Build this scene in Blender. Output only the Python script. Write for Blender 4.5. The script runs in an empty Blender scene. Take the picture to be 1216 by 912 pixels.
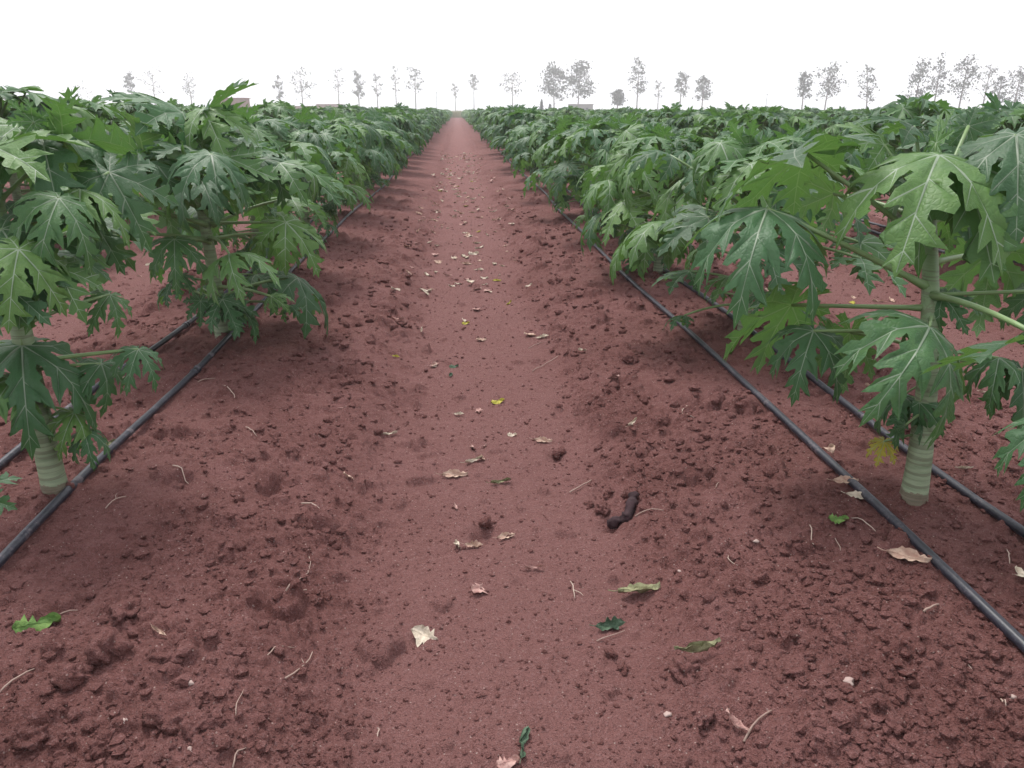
import bpy, math, random
import numpy as np
from mathutils import Vector, Matrix
from mathutils.geometry import delaunay_2d_cdt

S = bpy.context.scene
COL = S.collection
R = math.radians
PI = math.pi

# ------------------------------------------------------------------ camera
CAM_H = 1.50
FPX = 900.0                       # focal length in pixels of a 1216 px wide frame
PITCH = math.atan((456 - 131) / FPX)
YAW = math.atan(66 * math.cos(PITCH) / FPX)
cam_data = bpy.data.cameras.new("camera")
cam = bpy.data.objects.new("camera", cam_data)
COL.objects.link(cam)
cam_data.sensor_width = 36.0
cam_data.lens = FPX / 1216 * 36.0
cam_data.clip_start = 0.05
cam_data.clip_end = 6000
cam.location = (0, 0, CAM_H)
cam.rotation_euler = (PI / 2 - PITCH, 0, -YAW)
S.camera = cam

# ------------------------------------------------------------------ world
w = bpy.data.worlds.new("World")
S.world = w
w.use_nodes = True
nt = w.node_tree
for n in list(nt.nodes):
    nt.nodes.remove(n)
SUN_EL, SUN_AZ = 58, -22          # azimuth measured from +Y towards +X
wo = nt.nodes.new("ShaderNodeOutputWorld")
bg = nt.nodes.new("ShaderNodeBackground")
sky = nt.nodes.new("ShaderNodeTexSky")
sky.sky_type = 'NISHITA'
sky.sun_disc = False
sky.sun_elevation = R(SUN_EL)
sky.sun_rotation = R(SUN_AZ)
sky.dust_density = 6.0
sky.air_density = 1.5
mixn = nt.nodes.new("ShaderNodeMix")
mixn.data_type = 'RGBA'
mixn.inputs[0].default_value = 0.88
mixn.inputs[7].default_value = (10.6, 10.7, 11.3, 1)   # a closed bright cloud deck
nt.links.new(sky.outputs[0], mixn.inputs[6])
nt.links.new(mixn.outputs[2], bg.inputs[0])
bg.inputs[1].default_value = 0.1
nt.links.new(bg.outputs[0], wo.inputs[0])

sd = bpy.data.lights.new("sun", 'SUN')
sd.energy = 2.6
sd.angle = R(18)
sd.color = (1.0, 0.97, 0.93)
sun = bpy.data.objects.new("sun", sd)
COL.objects.link(sun)
az, el = R(SUN_AZ), R(SUN_EL)
sdir = Vector((math.sin(az) * math.cos(el), math.cos(az) * math.cos(el), math.sin(el)))
sun.rotation_euler = sdir.to_track_quat('Z', 'Y').to_euler()

S.view_settings.view_transform = 'Standard'
S.view_settings.look = 'None'
S.view_settings.gamma = 1
S.view_settings.exposure = 0.42
S.view_settings.use_curve_mapping = False
cy = S.cycles
cy.use_denoising = True
cy.max_bounces = 7
cy.diffuse_bounces = 3
cy.glossy_bounces = 2
cy.transmission_bounces = 4
cy.volume_bounces = 1
cy.transparent_max_bounces = 6
cy.use_adaptive_sampling = True
cy.adaptive_threshold = 0.02

# camera basis, to turn a place seen in the photo plus a distance into a point of the field
_f = Vector((math.sin(YAW) * math.cos(PITCH), math.cos(YAW) * math.cos(PITCH), -math.sin(PITCH)))
_r = Vector((math.cos(YAW), -math.sin(YAW), 0))
_u = _r.cross(_f)
CAM = Vector((0, 0, CAM_H))


def P(px, py, fwd):
    return CAM + _f * fwd + _r * ((px - 608) / FPX * fwd) + _u * (-(py - 456) / FPX * fwd)


# ------------------------------------------------------------------ helpers
def tag(o, label=None, cat=None, group=None, kind=None):
    if label:
        o["label"] = label
    if cat:
        o["category"] = cat
    if group:
        o["group"] = group
    if kind:
        o["kind"] = kind
    return o


def make_mesh(name, V, F, mats, fmat=None, smooth=True, attrs=None, uv=None):
    """V (n,3) array, F (m,3) or (m,4) array or list of arrays of both kinds"""
    me = bpy.data.meshes.new(name)
    V = np.asarray(V, dtype=np.float32)
    Fl = F if isinstance(F, list) else [F]
    Fl = [np.asarray(f, dtype=np.int32) for f in Fl if len(f)]
    me.vertices.add(len(V))
    me.vertices.foreach_set("co", V.ravel())
    loops = np.concatenate([f.ravel() for f in Fl])
    tot = np.concatenate([np.full(len(f), f.shape[1], np.int32) for f in Fl])
    start = np.concatenate([[0], np.cumsum(tot)[:-1]]).astype(np.int32)
    me.loops.add(len(loops))
    me.loops.foreach_set("vertex_index", loops)
    me.polygons.add(len(tot))
    me.polygons.foreach_set("loop_start", start)
    me.polygons.foreach_set("loop_total", tot)
    for m in mats:
        me.materials.append(m)
    if fmat is not None:
        me.polygons.foreach_set("material_index", np.asarray(fmat, dtype=np.int32))
    me.polygons.foreach_set("use_smooth", np.full(len(tot), smooth, dtype=bool))
    if attrs:
        for k, a in attrs.items():
            at = me.attributes.new(k, 'FLOAT', 'POINT')
            at.data.foreach_set("value", np.asarray(a, dtype=np.float32))
    if uv is not None:
        at = me.attributes.new("flat", 'FLOAT_VECTOR', 'POINT')
        at.data.foreach_set("vector", np.asarray(uv, dtype=np.float32).ravel())
    me.update(calc_edges=True)
    me.validate()
    return me


def link(name, me, parent=None):
    o = bpy.data.objects.new(name, me)
    COL.objects.link(o)
    if parent:
        o.parent = parent
    return o


def empty(name, loc, rz=0.0):
    o = bpy.data.objects.new(name, None)
    o.empty_display_size = 0.1
    o.location = loc
    o.rotation_euler = (0, 0, rz)
    COL.objects.link(o)
    return o


def tube(pts, rad, n=8, cap=True):
    """swept tube, returns V, F(quads), F(tris)"""
    pts = [Vector(p) for p in pts]
    m = len(pts)
    if not hasattr(rad, "__len__"):
        rad = [rad] * m
    V = []
    ref = Vector((0, 0, 1)) if abs((pts[-1] - pts[0]).normalized().z) < 0.9 else Vector((0, 1, 0))
    for i, p in enumerate(pts):
        t = (pts[min(i + 1, m - 1)] - pts[max(i - 1, 0)]).normalized()
        a = t.cross(ref).normalized()
        b = t.cross(a)
        for k in range(n):
            ang = 2 * PI * k / n
            V.append(p + (a * math.cos(ang) + b * math.sin(ang)) * rad[i])
    Q = []
    for i in range(m - 1):
        for k in range(n):
            k2 = (k + 1) % n
            Q.append((i * n + k, i * n + k2, (i + 1) * n + k2, (i + 1) * n + k))
    T = []
    if cap:
        V.append(pts[0]); c0 = len(V) - 1
        V.append(pts[-1]); c1 = len(V) - 1
        for k in range(n):
            k2 = (k + 1) % n
            T.append((c0, k2, k))
            T.append((c1, (m - 1) * n + k, (m - 1) * n + k2))
    return np.array([tuple(v) for v in V]), np.array(Q), np.array(T).reshape(-1, 3)


class MB:
    """collects pieces that make up ONE mesh"""
    def __init__(self):
        self.V, self.Q, self.T, self.q, self.t, self.n = [], [], [], [], [], 0

    def add(self, V, Q=None, T=None, mat=0):
        self.V.append(np.asarray(V, float))
        if Q is not None and len(Q):
            self.Q.append(np.asarray(Q) + self.n); self.q += [mat] * len(Q)
        if T is not None and len(T):
            self.T.append(np.asarray(T) + self.n); self.t += [mat] * len(T)
        self.n += len(V)

    def tube(self, pts, rad, n=8, mat=0):
        self.add(*tube(pts, rad, n), mat=mat)

    def box(self, x0, x1, y0, y1, z0, z1, mat=0):
        V = [(x, y, z) for z in (z0, z1) for y in (y0, y1) for x in (x0, x1)]
        Q = [(0, 2, 3, 1), (4, 5, 7, 6), (0, 1, 5, 4), (2, 6, 7, 3), (0, 4, 6, 2), (1, 3, 7, 5)]
        self.add(V, Q, mat=mat)

    def mesh(self, name, mats, smooth=True, attrs=None):
        F = []
        fm = []
        if self.Q:
            F.append(np.concatenate(self.Q)); fm += self.q
        if self.T:
            F.append(np.concatenate(self.T)); fm += self.t
        return make_mesh(name, np.concatenate(self.V), F, mats, fm, smooth, attrs)


# ------------------------------------------------------------------ noise in numpy
def _hash(ix, iy, seed):
    h = (ix.astype(np.int64) * 374761393 + iy.astype(np.int64) * 668265263 + seed * 974634777) & 0xffffffff
    h = ((h ^ (h >> 13)) * 1274126177) & 0xffffffff
    h = (h ^ (h >> 16)) & 0xffffffff
    return h.astype(np.float64) / 4294967295.0


def vnoise(x, y, seed=0):
    ix, iy = np.floor(x), np.floor(y)
    fx, fy = x - ix, y - iy
    fx = fx * fx * (3 - 2 * fx)
    fy = fy * fy * (3 - 2 * fy)
    a = _hash(ix, iy, seed); b = _hash(ix + 1, iy, seed)
    c = _hash(ix, iy + 1, seed); d = _hash(ix + 1, iy + 1, seed)
    return (a + (b - a) * fx) * (1 - fy) + (c + (d - c) * fx) * fy - 0.5


def smoothstep(a, b, x):
    t = np.clip((x - a) / (b - a), 0, 1)
    return t * t * (3 - 2 * t)


ROW = 3.23
LANE = 0.12                       # x of the middle of the path
ROW_L, ROW_R = -1.50, 1.72


def lane_t(x, y):
    t = np.mod(x - LANE + ROW / 2, ROW) - ROW / 2
    return t


def base_h(x, y):
    x = np.asarray(x, float); y = np.asarray(y, float)
    t = np.abs(lane_t(x, y) + 0.10 * vnoise(x * 0.4, y * 0.35, 3))
    h = 0.115 * smoothstep(0.33, 0.95, t) + 0.045 * smoothstep(0.8, 1.5, t)
    h = h + 0.05 * vnoise(x * 0.9, y * 0.6, 5) * smoothstep(0.2, 0.8, t) + 0.012 * vnoise(x * 2, y * 1.3, 6)
    fade = 1 - smoothstep(175, 185, y)
    return h * fade


DENTS = []


def rough_mask(x, y):
    t = np.abs(lane_t(x, y))
    m = smoothstep(0.30, 0.62, t + 0.22 * vnoise(x * 2.2, y * 1.6, 21))
    m = m * (1 - 0.35 * smoothstep(1.0, 1.4, t))
    return 0.10 + 0.9 * m


def clods(x, y, cell, dens, seed, mask, keep, rmin=0.22, rmax=0.62):
    gx, gy = x / cell, y / cell
    ix, iy = np.floor(gx), np.floor(gy)
    out = np.zeros_like(x)
    wx = gx + 0.35 * vnoise(gx * 2.3, gy * 2.3, seed + 50)
    wy = gy + 0.35 * vnoise(gx * 2.3, gy * 2.3, seed + 51)
    for dx in (-1, 0, 1):
        for dy in (-1, 0, 1):
            cx, cyy = ix + dx, iy + dy
            px = cx + 0.5 + 0.8 * (_hash(cx, cyy, seed) - 0.5)
            py = cyy + 0.5 + 0.8 * (_hash(cx, cyy, seed + 1) - 0.5)
            rr = rmin + (rmax - rmin) * _hash(cx, cyy, seed + 2) ** 2.2
            on = _hash(cx, cyy, seed + 3) < dens * mask
            asp = 0.75 + 0.5 * _hash(cx, cyy, seed + 4)
            d2 = ((wx - px) * asp) ** 2 + ((wy - py) / asp) ** 2
            hh = np.where(on, np.sqrt(np.clip(rr * rr - d2, 0, None)), 0)
            out = np.maximum(out, hh)
    return out * cell * keep


def height(x, y, cellsz):
    """ground height; cellsz = local mesh spacing, so detail finer than the mesh is left out"""
    x = np.asarray(x, float); y = np.asarray(y, float)
    h = base_h(x, y)
    m = rough_mask(x, y)
    def k(wave):
        return 1 - smoothstep(0.30, 0.75, cellsz / wave)
    for wave, amp, sd_ in ((0.35, 0.030, 11), (0.17, 0.018, 12), (0.085, 0.012, 13), (0.045, 0.010, 14), (0.024, 0.0090, 15), (0.013, 0.0065, 16)):
        nn_ = vnoise(x / wave + sd_, y / wave, sd_)
        if wave < 0.1:                       # crumbly rather than wavy
            nn_ = 0.5 * nn_ + 0.5 * (np.abs(vnoise(x / wave * 1.3 + 7, y / wave * 1.3, sd_ + 100)) * -2.2 + 0.4)
        h = h + amp * (0.42 + 0.58 * m) * nn_ * k(wave)
    # trodden hollows and ridges
    h = h - 0.028 * smoothstep(0.22, 0.42, vnoise(x * 5.2, y * 4.1, 33)) * m * k(0.2)
    # a low rim of thrown-up soil along both sides of the path
    tt = lane_t(x, y)
    for c0, sg in ((0.62, 41), (-0.66, 42)):
        ridge = np.exp(-((tt - c0 - 0.10 * vnoise(x * 0, y * 0.8, sg)) / 0.11) ** 2)
        h = h + 0.030 * ridge * (0.7 + 1.2 * vnoise(x * 3, y * 2.2, sg + 3))
    for cell, dens, sd_ in ((0.12, 0.15, 60), (0.06, 0.34, 70), (0.030, 0.52, 80), (0.016, 0.65, 90)):
        h = h + 0.72 * clods(x, y, cell, dens, sd_, m, k(cell * 0.8))
    for bx, by, br, bd in DENTS:
        d2 = ((x - bx) ** 2 + (y - by) ** 2) / (br * br)
        h = h - bd * np.exp(-d2 * 1.2) * (0.8 + 0.8 * vnoise(x * 30, y * 30, 7))
    return h


def gz(x, y):
    return float(height(np.array([x]), np.array([y]), np.array([0.02]))[0])


def G(px, py):
    """point on the ground seen at photo pixel"""
    d = (_f + _r * ((px - 608) / FPX) + _u * (-(py - 456) / FPX))
    z = 0.1
    for _ in range(8):
        t = (z - CAM_H) / d.z
        p = CAM + d * t
        z = 0.5 * z + 0.5 * float(height(np.array([p.x]), np.array([p.y]), np.array([0.10]))[0])
    return Vector((p.x, p.y, gz(p.x, p.y)))


for px_, py_, br_, bd_ in ((1085, 590, .11, -.03), (72, 585, .11, -.025), (577, 634, .055, .06), (660, 541, .05, .04), (726, 622, .05, .045), (830, 576, .06, .04), (258, 476, .05, .035),
                           (505, 640, .0, 0), (232, 840, .05, .03), (160, 830, .05, .03), (735, 735, .045, .03), (880, 700, .05, .03)):
    if br_:
        g_ = G(px_, py_)
        DENTS.append((g_.x, g_.y, br_, bd_))

# ------------------------------------------------------------------ materials
def newmat(name):
    m = bpy.data.materials.new(name)
    m.use_nodes = True
    t = m.node_tree
    for n in list(t.nodes):
        t.nodes.remove(n)
    out = t.nodes.new("ShaderNodeOutputMaterial")
    p = t.nodes.new("ShaderNodeBsdfPrincipled")
    t.links.new(p.outputs[0], out.inputs[0])
    return m, t, p, out


def N(t, kind, **kw):
    n = t.nodes.new(kind)
    for k_, v in kw.items():
        setattr(n, k_, v)
    return n


def ramp(t, fac, stops):
    r = N(t, "ShaderNodeValToRGB")
    e = r.color_ramp.elements
    while len(e) > 1:
        e.remove(e[-1])
    e[0].position = stops[0][0]; e[0].color = (*stops[0][1], 1)
    for p_, c in stops[1:]:
        q = e.new(p_); q.color = (*c, 1)
    t.links.new(fac, r.inputs[0])
    return r.outputs[0]


def mixc(t, fac, a, b, mode='MIX'):
    m = N(t, "ShaderNodeMix", data_type='RGBA', blend_type=mode)
    for sock, v in ((0, fac), (6, a), (7, b)):
        if hasattr(v, "links"):
            t.links.new(v, m.inputs[sock])
        elif isinstance(v, (int, float)):
            m.inputs[sock].default_value = v
        else:
            m.inputs[sock].default_value = (*v, 1)
    return m.outputs[2]


def noise(t, vec, scale, detail=3, rough=0.6):
    n = N(t, "ShaderNodeTexNoise")
    n.inputs["Scale"].default_value = scale
    n.inputs["Detail"].default_value = detail
    n.inputs["Roughness"].default_value = rough
    t.links.new(vec, n.inputs["Vector"])
    return n.outputs[0]


def mathn(t, op, a, b=None):
    m = N(t, "ShaderNodeMath", operation=op)
    for i, v in enumerate((a, b)):
        if v is None:
            continue
        if hasattr(v, "links"):
            t.links.new(v, m.inputs[i])
        else:
            m.inputs[i].default_value = v
    return m.outputs[0]


def bump(t, h, dist, strength, p):
    b = N(t, "ShaderNodeBump")
    b.inputs["Distance"].default_value = dist
    b.inputs["Strength"].default_value = strength
    t.links.new(h, b.inputs["Height"])
    t.links.new(b.outputs[0], p.inputs["Normal"])
    return b


# soil
SOIL_A, SOIL_B, SOIL_C = (0.120, 0.047, 0.041), (0.186, 0.082, 0.074), (0.248, 0.123, 0.115)


def soil_material(name, ground=True):
    m, t, p, out = newmat(name)
    geo = N(t, "ShaderNodeNewGeometry")
    pos = geo.outputs["Position"]
    n1 = noise(t, pos, 2.2, 5, 0.65)
    n2 = noise(t, pos, 38, 4, 0.7)
    n3 = noise(t, pos, 260, 3, 0.7)
    c = ramp(t, mathn(t, 'ADD', mathn(t, 'MULTIPLY', n1, 0.55), mathn(t, 'MULTIPLY', n2, 0.45)),
             [(0.34, SOIL_A), (0.52, SOIL_B), (0.68, (0.225, 0.106, 0.100))])
    if ground:
        at = N(t, "ShaderNodeAttribute", attribute_name="lane")
        c = mixc(t, at.outputs["Fac"], c, mixc(t, n2, SOIL_B, SOIL_C))
        at2 = N(t, "ShaderNodeAttribute", attribute_name="grassy")
        c = mixc(t, at2.outputs["Fac"], c, mixc(t, n2, (0.20, 0.19, 0.10), (0.30, 0.27, 0.16)))
    # tiny pale grit and straw crumbs, tiny dark pores
    vo = N(t, "ShaderNodeTexVoronoi")
    vo.inputs["Scale"].default_value = 75
    vo.inputs["Randomness"].default_value = 1
    t.links.new(pos, vo.inputs["Vector"])
    sep = N(t, "ShaderNodeSeparateColor")
    t.links.new(vo.outputs["Color"], sep.inputs[0])
    speck = mathn(t, 'MULTIPLY', mathn(t, 'LESS_THAN', mathn(t, 'ADD', vo.outputs["Distance"], mathn(t, 'MULTIPLY', n3, 0.25)), 0.32),
                  mathn(t, 'GREATER_THAN', sep.outputs[0], 0.86))
    c = mixc(t, mathn(t, 'MULTIPLY', speck, 0.55), c, (0.48, 0.37, 0.33))
    c = mixc(t, mathn(t, 'MULTIPLY', mathn(t, 'LESS_THAN', n3, 0.43), 0.55), c, (0.050, 0.022, 0.022))
    n4 = noise(t, pos, 120, 3, 0.75)
    c = mixc(t, mathn(t, 'MULTIPLY', mathn(t, 'GREATER_THAN', n4, 0.58), 0.30), c, (0.33, 0.20, 0.195))
    t.links.new(c, p.inputs["Base Color"])
    p.inputs["Roughness"].default_value = 0.95
    p.inputs["Specular IOR Level"].default_value = 0.15
    hh = mathn(t, 'ADD', mathn(t, 'MULTIPLY', n3, 0.5), mathn(t, 'ADD', mathn(t, 'MULTIPLY', n4, 0.9), n2))
    bump(t, hh, 0.014, 1.0, p)
    return m


M_soil = soil_material("soil")
M_clod = soil_material("clod_soil", False)


def simple(name, col, rough=0.7, spec=0.3, var=0.25, scale=12, bmp=0.0, obj_rand=0.0):
    m, t, p, out = newmat(name)
    geo = N(t, "ShaderNodeTexCoord")
    n1 = noise(t, geo.outputs["Object"], scale, 4, 0.6)
    lo = tuple(max(0, c * (1 - var)) for c in col)
    hi = tuple(min(1, c * (1 + var)) for c in col)
    c = ramp(t, n1, [(0.3, lo), (0.7, hi)])
    if obj_rand:
        oi = N(t, "ShaderNodeObjectInfo")
        h = N(t, "ShaderNodeHueSaturation")
        mp = mathn(t, 'ADD', mathn(t, 'MULTIPLY', oi.outputs["Random"], obj_rand), 1 - obj_rand / 2)
        t.links.new(mp, h.inputs["Value"])
        t.links.new(c, h.inputs["Color"])
        c = h.outputs[0]
    t.links.new(c, p.inputs["Base Color"])
    p.inputs["Roughness"].default_value = rough
    p.inputs["Specular IOR Level"].default_value = spec
    if bmp:
        bump(t, n1, bmp, 0.6, p)
    return m


def leaf_material(name, top, under, vein=False, trans=(0.12, 0.26, 0.05), rough=0.42):
    m, t, p, out = newmat(name)
    oi = N(t, "ShaderNodeObjectInfo")
    at = N(t, "ShaderNodeAttribute", attribute_name="tint")
    fl = N(t, "ShaderNodeAttribute", attribute_name="flat")
    geo = N(t, "ShaderNodeNewGeometry")
    rnd = mathn(t, 'FRACT', mathn(t, 'ADD', at.outputs["Fac"], oi.outputs["Random"]))
    n1 = noise(t, fl.outputs["Vector"], 9, 4, 0.6)
    n2 = noise(t, fl.outputs["Vector"], 55, 3, 0.6)
    v = mathn(t, 'ADD', mathn(t, 'MULTIPLY', rnd, 0.7), mathn(t, 'MULTIPLY', n1, 0.3))
    d = tuple(c * 0.66 for c in top)
    l = (top[0] * 2.3, top[1] * 1.6, top[2] * 0.95) if not vein else tuple(c * 1.15 for c in top)
    ct = ramp(t, v, [(0.15, d), (0.55, top), (0.88, l)])
    c = mixc(t, geo.outputs["Backfacing"], ct, under)
    t.links.new(c, p.inputs["Base Color"])
    p.inputs["Roughness"].default_value = rough
    p.inputs["Specular IOR Level"].default_value = 0.42
    if not vein:
        # faint net of small veins
        vo = N(t, "ShaderNodeTexVoronoi", feature='DISTANCE_TO_EDGE')
        vo.inputs["Scale"].default_value = 26
        t.links.new(fl.outputs["Vector"], vo.inputs["Vector"])
        e = mathn(t, 'MINIMUM', mathn(t, 'MULTIPLY', vo.outputs["Distance"], 5.0), 1.0)
        bump(t, mathn(t, 'ADD', mathn(t, 'MULTIPLY', e, 0.6), n1), 0.006, 0.30, p)
    tr = N(t, "ShaderNodeBsdfTranslucent")
    tr.inputs[0].default_value = (*trans, 1)
    ms = N(t, "ShaderNodeMixShader")
    ms.inputs[0].default_value = 0.27
    t.links.new(p.outputs[0], ms.inputs[1])
    t.links.new(tr.outputs[0], ms.inputs[2])
    t.links.new(ms.outputs[0], out.inputs[0])
    return m


M_leaf = leaf_material("papaya_leaf", (0.045, 0.128, 0.047), (0.100, 0.205, 0.066), rough=0.54)
M_vein = leaf_material("papaya_vein", (0.26, 0.33, 0.23), (0.24, 0.32, 0.18), True, rough=0.5)
M_leafY = leaf_material("papaya_leaf_yellowing", (0.22, 0.22, 0.02), (0.25, 0.25, 0.04), trans=(0.4, 0.35, 0.03))
M_stalk = simple("leaf_stalk_skin", (0.155, 0.235, 0.095), 0.45, 0.4, 0.2, 6)


def trunk_material():
    m, t, p, out = newmat("papaya_trunk_skin")
    tc = N(t, "ShaderNodeTexCoord")
    mp = N(t, "ShaderNodeMapping")
    mp.inputs["Scale"].default_value = (6, 6, 45)
    t.links.new(tc.outputs["Object"], mp.inputs[0])
    n1 = noise(t, mp.outputs[0], 1.0, 4, 0.6)
    n2 = noise(t, tc.outputs["Object"], 14, 4, 0.65)
    sp = N(t, "ShaderNodeSeparateXYZ")
    t.links.new(tc.outputs["Object"], sp.inputs[0])
    young = mathn(t, 'MULTIPLY', sp.outputs[2], 1.0)
    c0 = ramp(t, n1, [(0.35, (0.14, 0.185, 0.11)), (0.6, (0.26, 0.31, 0.20))])
    c = mixc(t, young, c0, (0.15, 0.23, 0.10))
    c = mixc(t, mathn(t, 'MULTIPLY', mathn(t, 'GREATER_THAN', n2, 0.62), 0.5), c, (0.13, 0.12, 0.075))
    # soil splashed on the foot of the stem
    foot = mathn(t, 'MULTIPLY', mathn(t, 'LESS_THAN', mathn(t, 'ADD', sp.outputs[2], mathn(t, 'MULTIPLY', n2, 0.06)), 0.075), 0.6)
    c = mixc(t, foot, c, (0.15, 0.075, 0.065))
    mp2 = N(t, 'ShaderNodeMapping')
    mp2.inputs['Scale'].default_value = (.6, .6, 26)
    t.links.new(tc.outputs['Object'], mp2.inputs[0])
    n5 = noise(t, mp2.outputs[0], 1.0, 2, .5)
    ring = mathn(t, 'MULTIPLY', mathn(t, 'LESS_THAN', mathn(t, 'ABSOLUTE', mathn(t, 'SUBTRACT', n5, .5)), .018), .5)
    c = mixc(t, ring, c, (0.10, 0.095, 0.06))
    t.links.new(c, p.inputs["Base Color"])
    p.inputs["Roughness"].default_value = 0.6
    bump(t, n1, 0.006, 0.7, p)
    return m


M_trunk = trunk_material()

# ------------------------------------------------------------------ papaya leaf blades
LOBES9 = [(-152, .46), (-98, .74), (-48, .94), (0, 1.0), (48, .94), (98, .74), (152, .46)]


def pip(poly, pts):
    x, y = pts[:, 0], pts[:, 1]
    inside = np.zeros(len(pts), bool)
    j = len(poly) - 1
    for i in range(len(poly)):
        xi, yi = poly[i]; xj, yj = poly[j]
        c = ((yi > y) != (yj > y)) & (x < (xj - xi) * (y - yi) / ((yj - yi) + 1e-12) + xi)
        inside ^= c
        j = i
    return inside


def leaf_blade(seed, kappa, fold, detail):
    """one lobed papaya blade. detail 2 = close, 1 = middle, 0 = far. returns dict of arrays"""
    rg = random.Random(seed)
    lob = [(R(a + (rg.uniform(-4, 4) if a else 0)), L * rg.uniform(.93, 1.06) if a else 1.0) for a, L in LOBES9]
    nl = len(lob)
    if detail == 0:
        lob = lob[1:-1]
        nl = 5
    outline = [(-0.045, 0.0)]
    tips = []
    sinr = []
    for i in range(nl - 1):
        sinr.append(min(lob[i][1], lob[i + 1][1]) * rg.uniform(.27, .37))
    for i, (a, L) in enumerate(lob):
        gl = (a - lob[i - 1][0]) / 2 if i else 0.36
        gr = (lob[i + 1][0] - a) / 2 if i < nl - 1 else 0.36
        ca, sa = math.cos(a), math.sin(a)

        def loc(s, w_):
            return (s * ca - w_ * sa, s * sa + w_ * ca)
        side_tips = []

        def side(g, sign):
            pts = []
            tt = []
            j = lambda v: v * rg.uniform(.9, 1.1)
            def add(s, w_, tip=False):
                s *= L
                w_ = min(w_ * (0.62 + 0.38 * L), s * math.tan(g) * (0.94 if tip else 0.9))
                pts.append((s, sign * w_))
                if tip:
                    tt.append((s, sign * w_))
            if detail == 0:
                add(.60, .26, True); add(.66, .12); add(.82, .18)
            elif detail == 1:
                add(.44, .18)
                add(j(.62), j(.27), True); add(.61, .12)
                if L > .6:
                    add(j(.80), j(.20), True); add(.80, .075)
            else:
                add(.31, .10); add(.39, .155); add(.42, .125)
                add(.50, .195)
                add(j(.62), j(.285), True); add(.622, .20); add(.59, .13); add(.575, .082); add(.635, .080)
                if L > .55:
                    add(.70, .155); add(.74, .165); add(j(.83), j(.225), True); add(.815, .14); add(.785, .085); add(.77, .052)
                    add(.85, .082)
                add(j(.925), j(.115), True); add(.91, .055)
            return pts, tt
        cw, t1 = side(gl, -1)
        ccw, t2 = side(gr, 1)
        for s, w_ in cw:
            outline.append(loc(s, w_))
        outline.append(loc(L, 0))
        for s, w_ in reversed(ccw):
            outline.append(loc(s, w_))
        if i < nl - 1:
            am = (a + lob[i + 1][0]) / 2
            r_ = sinr[i]
            outline.append((r_ * math.cos(am), r_ * math.sin(am)))
        tips.append(t1 + t2)
    outline = np.array(outline)
    strips = []

    def strip(p, q, w0, w1):
        p = np.array(p); q = np.array(q)
        d = q - p
        n_ = np.array([-d[1], d[0]]) / (np.linalg.norm(d) + 1e-9)
        strips.append(np.array([p - n_ * w0, q - n_ * w1, q + n_ * w1, p + n_ * w0]))
    if detail >= 1:
        for i, (a, L) in enumerate(lob):
            ca, sa = math.cos(a), math.sin(a)
            strip((0, 0), (L * .96 * ca, L * .96 * sa), (0.0098 if detail == 2 else 0.012) * (0.5 + 0.5 * L), 0.0022)
            if detail == 2:
                for s, w_ in tips[i]:
                    s0 = s - abs(w_) * 1.05
                    strip((s0 * ca, s0 * sa), ((s0 + (s - s0) * .9) * ca - w_ * .9 * sa, (s0 + (s - s0) * .9) * sa + w_ * .9 * ca), 0.0040, 0.0010)
    vs = [tuple(p) for p in outline]
    es = [(i, (i + 1) % len(vs)) for i in range(len(vs))]
    for st in strips:
        b = len(vs)
        vs += [tuple(p) for p in st]
        es += [(b, b + 1), (b + 1, b + 2), (b + 2, b + 3), (b + 3, b)]
    sp = {2: 0.055, 1: 0.15, 0: 0.0}[detail]
    if sp:
        gx = np.arange(-1, 1.01, sp)
        g = np.array([(x + (0.5 * sp if k % 2 else 0), y) for k, y in enumerate(np.arange(-1, 1.01, sp * .87)) for x in gx])
        g = g[pip(outline, g)]
        g = g + np.array([[rg.uniform(-.12, .12) * sp, rg.uniform(-.12, .12) * sp] for _ in g])
        vs += [tuple(p) for p in g]
    elif detail == 0:
        vs += [(0.0, 0.0)] + [(L * .55 * math.cos(a), L * .55 * math.sin(a)) for a, L in lob]
    res = delaunay_2d_cdt([Vector(v) for v in vs], es, [], 0, 1e-5)
    V2 = np.array([tuple(v) for v in res[0]])
    F = np.array([f for f in res[2]])
    cen = V2[F].mean(1)
    keep = pip(outline, cen)
    F = F[keep]; cen = cen[keep]
    fm = np.zeros(len(F), int)
    for st in strips:
        fm |= pip(st, cen)
    # ---- bend into shape
    x, y = V2[:, 0], V2[:, 1]
    r_ = np.hypot(x, y)
    th = np.arctan2(y, x)
    angs = np.array([a for a, L in lob])
    kaps = np.array([kappa * (1 + 0.28 * abs(a) / PI) * rg.uniform(.75, 1.3) for a, L in lob])
    kaps[len(kaps) // 2] = kappa
    kp = np.interp(th, angs, kaps)
    di = np.abs(th[:, None] - angs[None, :]).argmin(1)
    dth = th - angs[di]
    wv = np.abs(r_ * np.sin(dth))
    rr = np.sin(kp * r_) / kp
    zz = -(1 - np.cos(kp * r_)) / kp
    zz = zz + fold * wv * smoothstep(0.05, 0.5, r_)
    ph = rg.uniform(0, 6)
    zz = zz + (0.020 if detail else 0.01) * np.sin(9 * th + ph + 6 * r_) * r_ + 0.035 * vnoise(x * 4 + ph, y * 4, seed) * r_
    # slight sideways sweep of the lobes
    sw = rg.uniform(-.25, .25)
    th2 = th + sw * r_ * r_ * (np.abs(th) > 0.25)
    V = np.stack([rr * np.cos(th2), rr * np.sin(th2), zz], 1)
    if detail >= 1:
        # crinkle every edge vertex a little
        pass
    used = np.unique(F)
    remap = -np.ones(len(V), int); remap[used] = np.arange(len(used))
    kmid = kappa
    chord = Vector((math.sin(kmid) / kmid, 0, -(1 - math.cos(kmid)) / kmid))
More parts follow.
